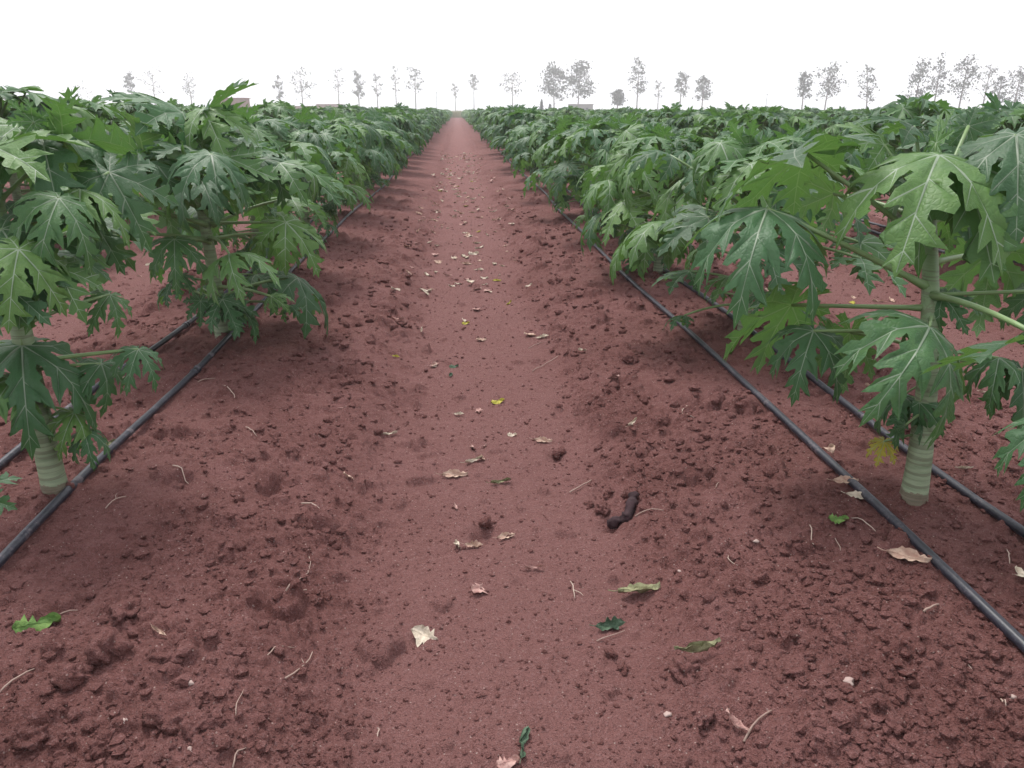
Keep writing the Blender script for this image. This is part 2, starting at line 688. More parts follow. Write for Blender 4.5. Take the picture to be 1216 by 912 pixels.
    # triangles CCW seen from +z
    return dict(V=V[used], F=remap[F], fm=fm, uv=np.c_[x, y, np.full(len(x), seed % 7)][used], chord=chord)


SHAPES = [(0.35, .36), (0.6, .34), (0.9, .32), (1.2, .32), (1.5, .28), (1.8, .24), (1.0, .42), (1.35, .36)]
BLADES = {}
for d_, cnt in ((2, len(SHAPES)), (1, len(SHAPES)), (0, 4)):
    BLADES[d_] = [leaf_blade(100 + 13 * i + d_, SHAPES[i if d_ else i * 2][0], SHAPES[i if d_ else i * 2][1], d_) for i in range(cnt)]
    for i, b in enumerate(BLADES[d_]):
        b["kappa"] = SHAPES[i if d_ else i * 2][0]
BLADE_ME = [make_mesh("papaya_blade", b["V"], b["F"], [M_leaf, M_vein], b["fm"], True, uv=b["uv"]) for b in BLADES[2]]
BLADE_ME_Y = make_mesh("papaya_blade_yellow", BLADES[2][3]["V"], BLADES[2][3]["F"], [M_leafY, M_vein], BLADES[2][3]["fm"], True, uv=BLADES[2][3]["uv"])


def blade_matrix(b, A, u, hint):
    """A attachment, u vector from the attachment to the tip of the middle lobe, hint = way the upper face looks"""
    c = b["chord"]
    e1 = c.normalized()
    e3 = Vector((0, 0, 1)); e3 = (e3 - e1 * e3.dot(e1)).normalized()
    e2 = e3.cross(e1)
    f1 = u.normalized()
    h = hint - f1 * hint.dot(f1)
    if h.length < 1e-3:
        h = Vector((0.1, 0.2, 1)) - f1 * f1.z
    f3 = h.normalized()
    f2 = f3.cross(f1)
    E = Matrix((e1, e2, e3))            # rows
    Fm = Matrix((f1, f2, f3)).transposed()
    s = u.length / c.length
    M = (Fm @ Matrix.Diagonal((1, 0.86, 1)) @ E) * s
    M = M.to_4x4()
    M.translation = A
    return M


def stalk_pts(o, A, lift, n=7):
    o = Vector(o); A = Vector(A)
    d = A - o
    L = d.length
    c = o + d * 0.45 + Vector((0, 0, lift * L))
    out = []
    for i in range(n):
        t = i / (n - 1)
        out.append(o * (1 - t) ** 2 + c * 2 * t * (1 - t) + A * t * t)
    return out


def trunk_mb(h, r0, r1, lean, seed, n=14, rings=26):
    rg = random.Random(seed)
    pts, rad = [], []
    for i in range(rings + 1):
        t = i / rings
        z = -0.05 + (h + 0.05) * t
        pts.append((lean[0] * t * t, lean[1] * t * t, z))
        rr = r0 + (r1 - r0) * t ** 0.8
        rr *= 1 + 0.06 * math.exp(-max(0, z) / 0.05)
        rr *= 1 + (0.014 if i % 3 == 0 else 0) + rg.uniform(-.012, .012)
        rad.append(rr)
    m = MB()
    m.tube(pts, rad, n)
    return m


def plant_specs(seed, h=1.15, nleaf=34, spread=1.0, low=0.30, size=1.0):
    size *= 0.88
    nleaf = int(nleaf * 1.2)
    spread *= 0.93
    """leaves of one plant: list of (origin on trunk, attachment, tip vector, hint, blade index, stalk lift)"""
    rg = random.Random(seed)
    out = []
    a = rg.uniform(0, 6.28)
    for i in range(nleaf):
        t = i / (nleaf - 1)                        # 0 top, 1 low
        a += 2.399 + rg.uniform(-.25, .25)
        z0 = h * (1 - t * 0.60) if t < .75 else h * rg.uniform(low, .48)
        z0 += rg.uniform(-.03, .03)
        el_ = 72 - 68 * min(1, t * 1.5) ** 0.9 + rg.uniform(-12, 12)
        L = (0.13 + 0.50 * min(1, t * 2.2)) * rg.uniform(.8, 1.12) * spread
        if t > .75:
            L *= rg.uniform(.35, .75)
            el_ = rg.uniform(-20, 25)
        sz = (0.17 + 0.27 * min(1, t * 3.0)) * rg.uniform(.85, 1.18) * size
        if t > .75:
            sz = rg.uniform(.14, .30)
        ca, sa = math.cos(a), math.sin(a)
        o = Vector((0.02 * ca, 0.02 * sa, z0))
        A = o + Vector((ca * math.cos(R(el_)), sa * math.cos(R(el_)), math.sin(R(el_)))) * L
        A.z = max(A.z, 0.16)
        pit = rg.uniform(10, 45) if t < .25 else rg.uniform(22, 76)
        if t < 0.12:
            pit = rg.uniform(-50, 10)
        da = a + rg.uniform(-.45, .45)
        u = Vector((math.cos(da) * math.cos(R(pit)), math.sin(da) * math.cos(R(pit)), -math.sin(R(pit)))) * sz
        if A.z + u.z < 0.03:
            u.z = 0.03 - A.z
        hint = Vector((math.cos(a) * .5, math.sin(a) * .5, 1)) + Vector((rg.uniform(-.45, .45), rg.uniform(-.45, .45), 0))
        k_ = rg.choice((0, 1, 2, 6)) if t < .3 else rg.choice((2, 3, 4, 5, 6, 7))
        out.append((o, A, u, hint, k_, rg.uniform(-.02, .14)))
    return out


def add_leaf_objects(root, specs, trunk_top=None):
    for s in specs:
        o, A, u, hint, k_, lift = s[:6]
        yellow = len(s) > 6 and s[6]
        b = BLADES[2][k_]
        M = blade_matrix(b, A, u, hint)
        lo = link("leaf", BLADE_ME_Y if yellow else BLADE_ME[k_], root)
        if yellow:
            M = blade_matrix(BLADES[2][3], A, u, hint)
            lo["label"] = "small yellowing leaf low on the stem"
        lo.matrix_local = M
        L = (A - o).length
        r0 = 0.0042 + 0.0085 * min(1, L / 0.6)
        mb = MB()
        pts = stalk_pts(o, A, lift)
        mb.tube(pts, [r0 * (1.5 if i == 0 else 1.0) * (1 - 0.42 * i / 6) for i in range(7)], 7)
        st = link("leaf_stalk", mb.mesh("leaf_stalk", [M_stalk]), lo)
        st.matrix_parent_inverse = M.inverted()


def crown_mesh(specs, detail, seed):
    rg = random.Random(seed)
    Vs, Fs, fms, uvs, tints = [], [], [], [], []
    n = 0
    for s in specs:
        o, A, u, hint, k_, lift = s[:6]
        b = BLADES[detail][k_ if detail else k_ // 2]
        M = np.array(blade_matrix(b, A, u, hint))
        V = b["V"] @ M[:3, :3].T + M[:3, 3]
        Vs.append(V); Fs.append(b["F"] + n); fms.append(b["fm"]); uvs.append(b["uv"])
        tints.append(np.full(len(V), rg.random()))
        n += len(V)
        if detail:
            Vt, Q, T = tube(stalk_pts(o, A, lift, 4), [.012, .010, .009, .007], 4, False)
            Vs.append(Vt); Fs.append(np.r_[Q[:, [0, 1, 2]], Q[:, [0, 2, 3]]] + n)
            fms.append(np.full(len(Q) * 2, 2)); uvs.append(np.zeros((len(Vt), 3))); tints.append(np.zeros(len(Vt)))
            n += len(Vt)
    return np.concatenate(Vs), np.concatenate(Fs), np.concatenate(fms), np.concatenate(uvs), np.concatenate(tints)


# ------------------------------------------------------------------ ground
def build_ground():
    ys = [-60, -30, -15, -8, -4, -2, -1, 0, 0.5, 0.8]
    y = 1.0
    while y < 14:
        ys.append(y); y += 0.0027 * (y + 0.9)
    st = 0.0027 * 15
    while y < 420:
        ys.append(y); st *= 1.018; y += st
    ys += [520, 700, 1000, 1600, 2600, 4000]
    ys = np.array(ys)
    ui = np.linspace(-0.82, 0.98, 1050)
    uo = np.geomspace(0.99, 7, 70)
    us = np.concatenate([-(uo[::-1] - 0.16), ui, uo])
    wy = np.maximum(ys, 0) + 1.15
    X = us[None, :] * wy[:, None]
    # far outside columns are pushed out so the sheet is wide everywhere
    edge = np.abs(us) > 3
    X[:, edge] += np.sign(us[edge]) * 25
    Y = np.repeat(ys[:, None], len(us), 1)
    cell = np.repeat((np.gradient(us)[None, :] * wy[:, None]), 1, 0)
    cell = np.maximum(cell, np.repeat(np.abs(np.gradient(ys))[:, None] * 0.8, len(us), 1))
    Z = height(X.ravel(), Y.ravel(), cell.ravel())
    far = smoothstep(150, 178, Y.ravel())
    V = np.stack([X.ravel(), Y.ravel(), Z * (1 - far)], 1)
    ny, nx = X.shape
    i = np.arange(ny - 1)[:, None] * nx + np.arange(nx - 1)[None, :]
    i = i.ravel()
    F = np.stack([i, i + 1, i + 1 + nx, i + nx], 1)
    t = lane_t(V[:, 0], V[:, 1])
    lane = (1 - smoothstep(0.22, 0.60, np.abs(t) + 0.3 * vnoise(V[:, 0] * 2.5, V[:, 1] * 1.2, 77))) * 0.85
    grassy = smoothstep(174, 178, V[:, 1])
    me = make_mesh("ground", V, F, [M_soil], None, True, attrs={"lane": lane, "grassy": grassy})
    o = link("ground", me)
    tag(o, "red-brown tilled soil of the field with its long furrows", None, None, "structure")


build_ground()


def ico(sub=1):
    import bmesh
    bm = bmesh.new()
    bmesh.ops.create_icosphere(bm, subdivisions=sub, radius=1)
    V = np.array([tuple(v.co) for v in bm.verts])
    F = np.array([[v.index for v in f.verts] for f in bm.faces])
    bm.free()
    return V, F


def clod_shape(seed, sub=2, jag=0.55):
    V, F = ico(sub)
    rs = np.random.RandomState(seed)
    V = V.copy()
    nn = np.linalg.norm(V, axis=1, keepdims=True)
    d = 1 + jag * vnoise(V[:, 0] * 1.6 + seed, V[:, 1] * 1.6 + V[:, 2] * 1.3, seed)[:, None] * 1.2 \
        + jag * 0.5 * vnoise(V[:, 0] * 4 + seed, V[:, 1] * 4 - V[:, 2] * 3, seed + 1)[:, None]
    V = V / nn * d * np.array([1, rs.uniform(.7, 1.1), rs.uniform(.5, .8)])
    return V, F


def build_crumbs():
    """loose crumbs and small lumps lying on the soil: nobody could count them"""
    rs = np.random.RandomState(5)
    shapes = [clod_shape(i, 1, .9) for i in range(10)]
    n = 85000
    y = 1.2 + 18 * rs.rand(n) ** 2.3
    u = rs.uniform(-.80, .95, n)
    x = u * (y + 1.0)
    m = rough_mask(x, y)
    patch = smoothstep(-0.15, 0.3, vnoise(x * 3.1, y * 2.6, 91))
    keep = rs.rand(n) < (0.30 + 0.70 * m * (0.25 + 0.75 * patch)) * (1 - smoothstep(6, 18, y))
    x, y = x[keep], y[keep]
    n = len(x)
    m = rough_mask(x, y)
    r = 0.0020 + 0.0028 * rs.rand(n) + (0.004 + .014 * m) * rs.rand(n) ** 7
    r *= (0.72 + 0.16 * np.minimum(y, 7))
    z = height(x, y, np.full(n, 0.006))
    Vs, Fs = [], []
    k = 0
    for q in range(10):
        V, F = shapes[q]
        ii = np.arange(q, n, 10)
        a = rs.rand(len(ii)) * 6.28
        c, s_ = np.cos(a)[:, None], np.sin(a)[:, None]
        sx_ = rs.uniform(.7, 1.3, len(ii))[:, None]
        rr = r[ii][:, None]
        W = np.stack([(V[None, :, 0] * c * sx_ - V[None, :, 1] * s_) * rr + x[ii][:, None],
                      (V[None, :, 0] * s_ * sx_ + V[None, :, 1] * c) * rr + y[ii][:, None],
                      V[None, :, 2] * rr + z[ii][:, None] + rr * .2], 2).reshape(-1, 3)
        Vs.append(W)
        Fs.append((F[None] + (np.arange(len(ii)) * len(V))[:, None, None]).reshape(-1, 3) + k)
        k += len(W)
    me = make_mesh("soil_crumbs", np.concatenate(Vs), np.concatenate(Fs), [M_clod], None, False)
    tag(link("soil_crumbs", me), "loose red-brown crumbs of soil strewn over the tilled ground", "soil crumbs", None, "stuff")


build_crumbs()

# ------------------------------------------------------------------ drip pipes
def pipe_material():
    m, t, p, out = newmat("black_polythene")
    geo = N(t, "ShaderNodeNewGeometry")
    n1 = noise(t, geo.outputs["Position"], 7, 5, 0.7)
    n2 = noise(t, geo.outputs["Position"], 60, 4, 0.7)
    v = mathn(t, 'MULTIPLY', n1, n2)
    c = ramp(t, v, [(0.16, (0.012, 0.013, 0.020)), (0.29, (0.024, 0.024, 0.036)), (0.42, (0.10, 0.082, 0.092))])
    t.links.new(c, p.inputs["Base Color"])
    p.inputs["Roughness"].default_value = 0.42
    bump(t, n2, 0.002, 0.4, p)
    return m


M_pipe = pipe_material()
M_white = simple("worn_tape", (0.085, 0.075, 0.085), .6, .4, .5, 60)


def drip_pipe(x0, seed, label, ymin=-0.5, ymax=150, joints=()):
    rg = random.Random(seed)
    ph = rg.uniform(0, 6)
    ys = []
    y = ymin
    while y < ymax:
        ys.append(y); y += 0.10 + max(0, y) * 0.02
    ys = np.array(ys)
    xs = x0 + 0.035 * np.sin(ys * 0.45 + ph) * smoothstep(3, 9, ys) + 0.012 * np.sin(ys * 1.3 + ph * 2) + 0.05 * vnoise(ys * 0.13 + seed, ys * 0 + .3, seed)
    zs = np.maximum.reduce([base_h(xs + dx, ys) for dx in (-.02, 0, .02)])
    hz = np.maximum.reduce([height(xs + dx, ys + dy, np.full(len(xs), 0.03)) for dx in (-.012, 0, .012) for dy in (-.03, 0, .03)])
    zs = np.maximum(zs, hz)
    zs = np.maximum.reduce([np.pad(zs, (1, 1), mode='edge')[q:q + len(zs)] for q in range(3)])
    zs = np.convolve(np.pad(zs, 3, mode='edge'), np.ones(7) / 7, 'valid') + 0.011
    mb = MB()
    mb.tube(list(zip(xs, ys, zs)), 0.0160, 12)
    root = link("drip_pipe", mb.mesh("drip_pipe", [M_pipe]))
    tag(root, label, "irrigation pipe", "black drip pipes laid along the papaya rows")
    def at(yy):
        return Vector((np.interp(yy, ys, xs), yy, np.interp(yy, ys, zs)))
    for jy, ln, kind in joints:
        a, b = at(jy - ln / 2), at(jy + ln / 2)
        jm = MB()
        if kind == 'band':
            jm.tube([a, b], 0.0166, 12)
            link("tape_band", jm.mesh("tape_band", [M_white]), root)
        else:
            d = (b - a).normalized()
            jm.tube([a, a + d * .012, a + d * .012, b - d * .012, b - d * .012, b], [.021, .021, .0185, .0185, .021, .021], 12)
            link("pipe_joint", jm.mesh("pipe_joint", [M_pipe]), root)
    return at


PIPE_LI = drip_pipe(-1.435, 1, "black drip pipe nearest the path on the left, with a joint along it",
                    joints=((2.63, .05, 'band'), (3.95, .07, 'joint'), (4.2, .04, 'band'), (3.1, .03, 'band'), (5.6, .04, 'band'), (7.4, .05, 'band')))
PIPE_LO = drip_pipe(-1.83, 2, "black drip pipe on the far side of the front left papaya row", joints=((3.4, .06, 'band'), (5.0, .05, 'joint')))
PIPE_RI = drip_pipe(1.445, 3, "black drip pipe nearest the path on the right, in front of the plants",
                    joints=((3.3, .03, 'band'), (6.2, .05, 'joint')))
PIPE_RO = drip_pipe(1.845, 4, "black drip pipe running just behind the nearest right papaya trunk", joints=((3.1, .02, 'band'),))
for i_, (dx, lab) in enumerate(((ROW, "right"), (-ROW, "left"))):
    drip_pipe((1.52 if i_ == 0 else -1.435) + dx, 10 + i_, "black drip pipe on the path side of the second papaya row on the " + lab, 0.5, 45)
    drip_pipe((1.90 if i_ == 0 else -1.83) + dx, 20 + i_, "black drip pipe on the far side of the second papaya row on the " + lab, 0.5, 45)

# ------------------------------------------------------------------ papaya plants
STEP = 1.95
CAMV = CAM
ORD = ["", "first", "second", "third", "fourth", "fifth", "sixth", "seventh", "eighth", "ninth", "tenth", "eleventh", "twelfth",
       "thirteenth", "fourteenth", "fifteenth", "sixteenth", "seventeenth", "eighteenth", "nineteenth", "twentieth",
       "twenty-first", "twenty-second", "twenty-third", "twenty-fourth"]


TRUNK = None


def hero(root_loc, A, T, k_, o_h, hint=None, under=False, lift=.06, yellow=False, roll=0.0, o_xy=(0, 0)):
    """A and T are (px, py, forward distance) places in the photo of the attachment and the middle lobe's tip"""
    A = P(*A); T = P(*T)
    u = T - A
    n_ = Vector(hint) if hint else ((CAMV - A).normalized() + Vector((0, 0, .55)))
    if under:
        n_ = -(CAMV - A).normalized() + Vector((0, 0, .9))
    if roll:
        n_ = Matrix.Rotation(R(roll), 3, u.normalized()) @ n_
    if TRUNK is not None:
        o_h = min(o_h, TRUNK.z * .98)
        q_ = (o_h / TRUNK.z) ** 2
        o = Vector((TRUNK.x * q_, TRUNK.y * q_, o_h))
    else:
        o = Vector((0, 0, o_h))
    return (o, A - root_loc, u, n_, k_, lift, yellow)


def rowx(x0, y, seed):
    return x0 + 0.10 * (_hash(np.array([y * 10]), np.array([seed]), 9)[0] - .5)


# the front right plant, seen whole
def front_right():
    loc = G(1085, 590); loc.z -= .02
    r = empty("papaya_plant", loc)
    tag(r, "nearest papaya plant on the right, bare green trunk and big blue-green leaves over open stalks", "papaya plant",
        "papaya plants in the rows beside the path")
    top = P(1103, 258, 2.78) - loc
    global TRUNK
    TRUNK = top
    tr = link("trunk", trunk_mb(top.z, .047, .024, (top.x, top.y), 5, 18, 40).mesh("trunk", [M_trunk]), r)
    H = lambda *a, **k: hero(loc, *a, **k)
    sp = [
        H((1115, 184, 2.60), (1060, 338, 2.42), 3, 1.02, lift=.0),
        H((1050, 172, 2.8), (985, 150, 2.9), 2, 1.0, hint=(-.1, -.35, 1)),
        H((911, 248, 2.75), (872, 388, 2.60), 4, .72, lift=.02),
        H((957, 182, 2.85), (852, 262, 2.75), 2, .86, under=True, lift=.0, roll=-20),
        H((1104, 388, 2.45), (1022, 505, 2.36), 4, .62, lift=.15, hint=(-.25, -.9, .55)),
        H((966, 393, 2.75), (940, 482, 2.72), 4, .58, lift=.02),
        H((940, 362, 2.95), (858, 428, 2.9), 2, .66, under=True, lift=.0),
        H((1207, 160, 2.55), (1205, 305, 2.42), 3, .95, lift=.02),
        H((1240, 345, 2.5), (1290, 440, 2.4), 3, .70, lift=.0),
        H((1186, 425, 2.55), (1172, 495, 2.5), 5, .52),
        H((1214, 440, 2.5), (1214, 520, 2.45), 3, .50),
        H((1050, 524, 2.68), (1040, 556, 2.66), 3, .25, yellow=True),
        H((1072, 470, 2.70), (1062, 535, 2.66), 5, .42, lift=.2),
        H((1092, 478, 2.64), (1120, 520, 2.62), 5, .40, lift=.2),
        H((1075, 505, 2.6), (1052, 498, 2.6), 4, .33),
        H((1010, 395, 2.95), (1000, 470, 2.95), 3, .52, under=True),
        H((1112, 170, 2.70), (1122, 132, 2.74), 0, 1.0, hint=(-.2, .3, .4)),
        H((1085, 150, 2.85), (1020, 150, 2.8), 2, 1.0, hint=(-.2, -.3, 1)),
        H((1150, 150, 2.95), (1190, 175, 2.95), 1, 1.14),
        H((1150, 180, 3.0), (1085, 138, 3.2), 2, 1.0, hint=(0, -.5, 1)),
        H((1140, 192, 2.62), (1182, 348, 2.45), 3, .98, lift=.0),
        H((1120, 352, 2.66), (1150, 400, 2.6), 3, .6),
        H((1070, 372, 2.66), (1040, 402, 2.62), 3, .58),
        H((1178, 300, 3.1), (1160, 400, 3.1), 4, .80, lift=.02, under=True),
        H((1232, 398, 2.1), (1092, 450, 2.25), 0, .70, hint=(.1, .30, 1), lift=.05),
        H((990, 230, 3.2), (905, 215, 3.35), 2, .95, under=True),
        H((1120, 262, 2.9), (1050, 290, 3.0), 2, .92, under=True),
    ]
    add_leaf_objects(r, sp)


def front_left():
    loc = G(66, 582); loc.z -= .02
    r = empty("papaya_plant", loc)
    tag(r, "nearest papaya plant on the left, pale trunk beside the drip pipe at the picture's edge", "papaya plant",
        "papaya plants in the rows beside the path")
    top = P(-15, 190, 2.75) - loc
    global TRUNK
    TRUNK = top
    link("trunk", trunk_mb(top.z, .046, .026, (top.x, top.y), 6, 18, 40).mesh("trunk", [M_trunk]), r)
    H = lambda *a, **k: hero(loc, *a, **k)
    sp = [
        H((26, 410, 2.65), (38, 545, 2.58), 4, .62, lift=.15),
        H((48, 158, 2.75), (72, 262, 2.55), 3, 1.02, lift=.1),
        H((75, 168, 2.85), (185, 245, 2.95), 1, 1.0, lift=.02, under=True),
        H((2, 272, 2.5), (70, 372, 2.45), 2, .85, lift=.0, hint=(-.1, -.5, .9)),
        H((-20, 180, 2.6), (60, 215, 2.4), 2, .95),
        H((-30, 330, 2.5), (40, 395, 2.4), 3, .7),
        H((164, 415, 2.7), (150, 470, 2.65), 4, .48, lift=.02),
        H((120, 432, 2.75), (88, 495, 2.72), 5, .45),
        H((15, 450, 2.6), (-25, 530, 2.5), 4, .5),
        H((100, 512, 2.72), (112, 560, 2.7), 5, .30),
        H((88, 490, 2.7), (70, 548, 2.68), 5, .32, lift=.2),
        H((62, 150, 2.85), (100, 118, 3.0), 0, 1.15, under=True),
        H((40, 145, 2.75), (8, 118, 2.7), 0, 1.16),
        H((20, 150, 2.9), (-30, 210, 2.7), 2, 1.12),
        H((110, 265, 3.05), (150, 330, 3.0), 3, .8),
        H((95, 225, 2.65), (100, 305, 2.55), 4, .85, lift=.1),
        H((130, 350, 2.9), (105, 400, 2.85), 4, .6),
        H((60, 300, 2.9), (95, 360, 2.8), 3, .75),
        H((22, 296, 2.4), (10, 400, 2.35), 3, .8, lift=.05),
        H((66, 318, 2.5), (30, 398, 2.42), 2, .7, lift=.05),
        H((-5, 330, 2.4), (62, 388, 2.4), 1, .7, lift=.05),
        H((70, 235, 2.5), (45, 330, 2.45), 4, .9, lift=.05),
        H((130, 205, 2.7), (180, 300, 2.75), 2, .9, lift=.05),
    ]
    add_leaf_objects(r, sp)


def near_plant(x, y, seed, label, hgt, nleaf=34, drop=None, spread=1.0, size=1.0, extra=(), low=.3):
    loc = Vector((x, y, gz(x, y) - .02))
    r = empty("papaya_plant", loc)
    tag(r, label, "papaya plant", "papaya plants in the rows beside the path")
    rg = random.Random(seed)
    link("trunk", trunk_mb(hgt, .048 * rg.uniform(.9, 1.1), .024, (rg.uniform(-.06, .06), rg.uniform(-.06, .06)), seed, 12, 30).mesh("trunk", [M_trunk]), r)
    sp = plant_specs(seed, hgt, nleaf, spread, low, size)
    if drop:
        sp = [s for s in sp if not drop(s, loc)]
    for e in extra:
        sp.append(hero(loc, *e[0], **e[1]))
    add_leaf_objects(r, sp)


front_right()
front_left()
TRUNK = None

# plants at the camera's elbow: only their outer leaves reach into the view
def out_of_the_way(s, loc):
    A = s[1] + loc; T = A + s[2]
    return min(abs(A.x), abs(T.x)) < 1.0 or max(A.y, T.y) > 1.42


near_plant(1.78, 0.66, 31, "papaya plant just outside the right edge, only one leaf tip hanging into view", 1.0, 22, out_of_the_way, .8,
           extra=[((((1262, 505, 1.75), (1212, 606, 1.72), 4, .45)), {}), ])
near_plant(-1.55, 0.70, 32, "papaya plant just outside the left edge, only a leaf tip showing low down", 1.0, 22, out_of_the_way, .8,
           extra=[((((-40, 585, 1.8), (22, 606, 1.8), 1, .35)), {}), ])

L_EXTRA = {
    2: [(((207, 284, 4.2), (210, 350, 4.15), 4, .62), {}),
        (((171, 188, 4.3), (262, 272, 4.3), 1, .95), dict(under=True)),
        (((240, 130, 4.3), (272, 200, 4.2), 3, 1.15), dict(lift=.1)),
        (((247, 132, 4.4), (310, 100, 4.5), 1, 1.18), dict(under=True, roll=25)),
        (((217, 134, 4.3), (112, 122, 4.1), 2, 1.15), dict(hint=(0, -.35, 1))),
        (((322, 352, 4.3), (345, 372, 4.3), 4, .35), {})],
    3: [(((329, 231, 6.2), (335, 280, 6.1), 4, .9), {}),
        (((307, 136, 6.2), (310, 185, 6.1), 5, 1.2), {}),
        (((370, 172, 6.3), (372, 215, 6.2), 5, 1.1), {})],
}
for i in range(2, 8):
    y = 2.64 + STEP * (i - 1) + random.Random(i).uniform(-.12, .12)
    near_plant(ROW_L - (.0 if i < 3 else .13) + random.Random(i + 40).uniform(-.06, .04), y, 50 + i,
               "%s papaya plant from the front in the row left of the path" % ORD[i],
               1.12 if i < 5 else 1.10, 42 if i > 2 else 38, None, 1.0 if i > 2 else .95, 1.0, L_EXTRA.get(i, ()), .18)
    y = 2.60 + STEP * (i - 1) + random.Random(i + 9).uniform(-.12, .12)
    near_plant(ROW_R + random.Random(i + 60).uniform(-.04, .08), y, 70 + i,
               "%s papaya plant from the front in the row right of the path" % ORD[i],
               1.06, 40, None, 1.0, 1.0, (), .18)

# shared trunk and crown meshes for the plants farther off
MID_T = [trunk_mb(1.15, .048, .024, (random.Random(i).uniform(-.06, .06), 0), i, 8, 8).mesh("trunk", [M_trunk]) for i in range(3)]
MID_C, FAR_C = [], []
for i in range(7):
    sp = plant_specs(300 + i, 1.14, 42, 1.0, .18, 1.0)
    V, F, fm, uv, ti = crown_mesh(sp, 1, i)
    MID_C.append(make_mesh("crown", V, F, [M_leaf, M_vein, M_stalk], fm, True, {"tint": ti}, uv))
for i in range(5):
    sp = plant_specs(400 + i, 1.14, 30, 1.0, .3, 1.15)
    FAR_C.append(crown_mesh(sp, 0, i))


def in_view(x, y, margin=1.6):
    cx = x * math.cos(YAW) - y * math.sin(YAW)
    cy_ = y * math.cos(YAW) + x * math.sin(YAW)
    if cy_ < 0.4:
        return False
    return abs(cx) < 0.72 * cy_ + margin


cand = []
for k in range(-40, 41):
    x0 = (ROW_L + (k + 1) * ROW) if k < 0 else (ROW_R + k * ROW)
    rg = random.Random(900 + k)
    off = rg.uniform(0, STEP) if k not in (-1, 0) else (2.64 if k == -1 else 2.60) - STEP * 0
    i0 = 0
    y = off
    idx = 0
    while y < (172 if k < 0 else 168):
        idx += 1
        yy = y + rg.uniform(-.15, .15)
        xx = x0 + rg.uniform(-.09, .09)
        sc = rg.uniform(.84, 1.10) * (.8 if rg.random() < .07 else 1)
        if k < -1:
            sc *= 1.06
        if k in (-2, -3, 1, 2) and yy < 9:
            sc *= 1.10 if k > 0 else 1.17
        if k == -1:
            xx -= .16
        main = k in (-1, 0)
        if main and idx <= 7:
            y += STEP; continue
        if in_view(xx, yy) and rg.random() > 0.015:
            dist = math.hypot(xx, yy)
            cost = dist * (1.0 if main else 1.25)
            cand.append((cost, xx, yy, sc, k, idx, rg.random()))
        y += STEP
cand.sort()
indiv, mass = cand[:284], cand[284:]
ROWN = {-2: "second row left of the path", 1: "second row right of the path", -3: "third row left of the path", 2: "third row right of the path"}
seen_in_row = {}
for j, (c_, x, y, sc, k, idx, rv) in enumerate(indiv):
    seen_in_row[k] = seen_in_row.get(k, 0) + 1
    r = empty("papaya_plant", (x, y, float(base_h(np.array([x]), np.array([y]))[0]) + .01), rv * 6.28)
    r.scale = (sc, sc, sc)
    side = "left" if k < 0 else "right"
    if k in (-1, 0):
        if idx <= 24:
            lab = "%s papaya plant from the front in the row %s of the path" % (ORD[idx], side)
        else:
            lab = "small distant papaya plant along the %s edge of the path" % side
    else:
        ROWN[k] = "%s row %s of the path" % (ORD[-k if k < 0 else k + 1], side)
        q = seen_in_row[k]
        lab = "%s papaya plant from the front in the %s" % (ORD[q], ROWN[k]) if q <= 14 else "papaya plant far down the %s, mostly its crown showing" % ROWN[k]
    tag(r, lab, "papaya plant", "papaya plants in the rows beside the path")
    link("trunk", MID_T[j % 3], r)
    link("crown", MID_C[int(rv * 997) % 7], r)

# the rest of the field as one mass
Vs, Fs, Ts, Us = [], [], [], []
n_ = 0
for j, (c_, x, y, sc, k, idx, rv) in enumerate(mass):
    V, F, fm, uv, ti = FAR_C[j % 5]
    a = rv * 6.28
    c, s = math.cos(a) * sc, math.sin(a) * sc
    Vs.append(np.stack([V[:, 0] * c - V[:, 1] * s + x, V[:, 0] * s + V[:, 1] * c + y, V[:, 2] * sc + .13], 1))
    Fs.append(F + n_); Ts.append(ti + rv); Us.append(uv); n_ += len(V)
me = make_mesh("papaya_field", np.concatenate(Vs), np.concatenate(Fs), [M_leaf], None, True, {"tint": np.concatenate(Ts)}, np.concatenate(Us))
tag(link("papaya_field", me), "far rows of papaya merging into one green mass under the horizon", "papaya crop", None, "stuff")
print("plants", len(indiv), "mass", len(mass), "mass verts", n_)

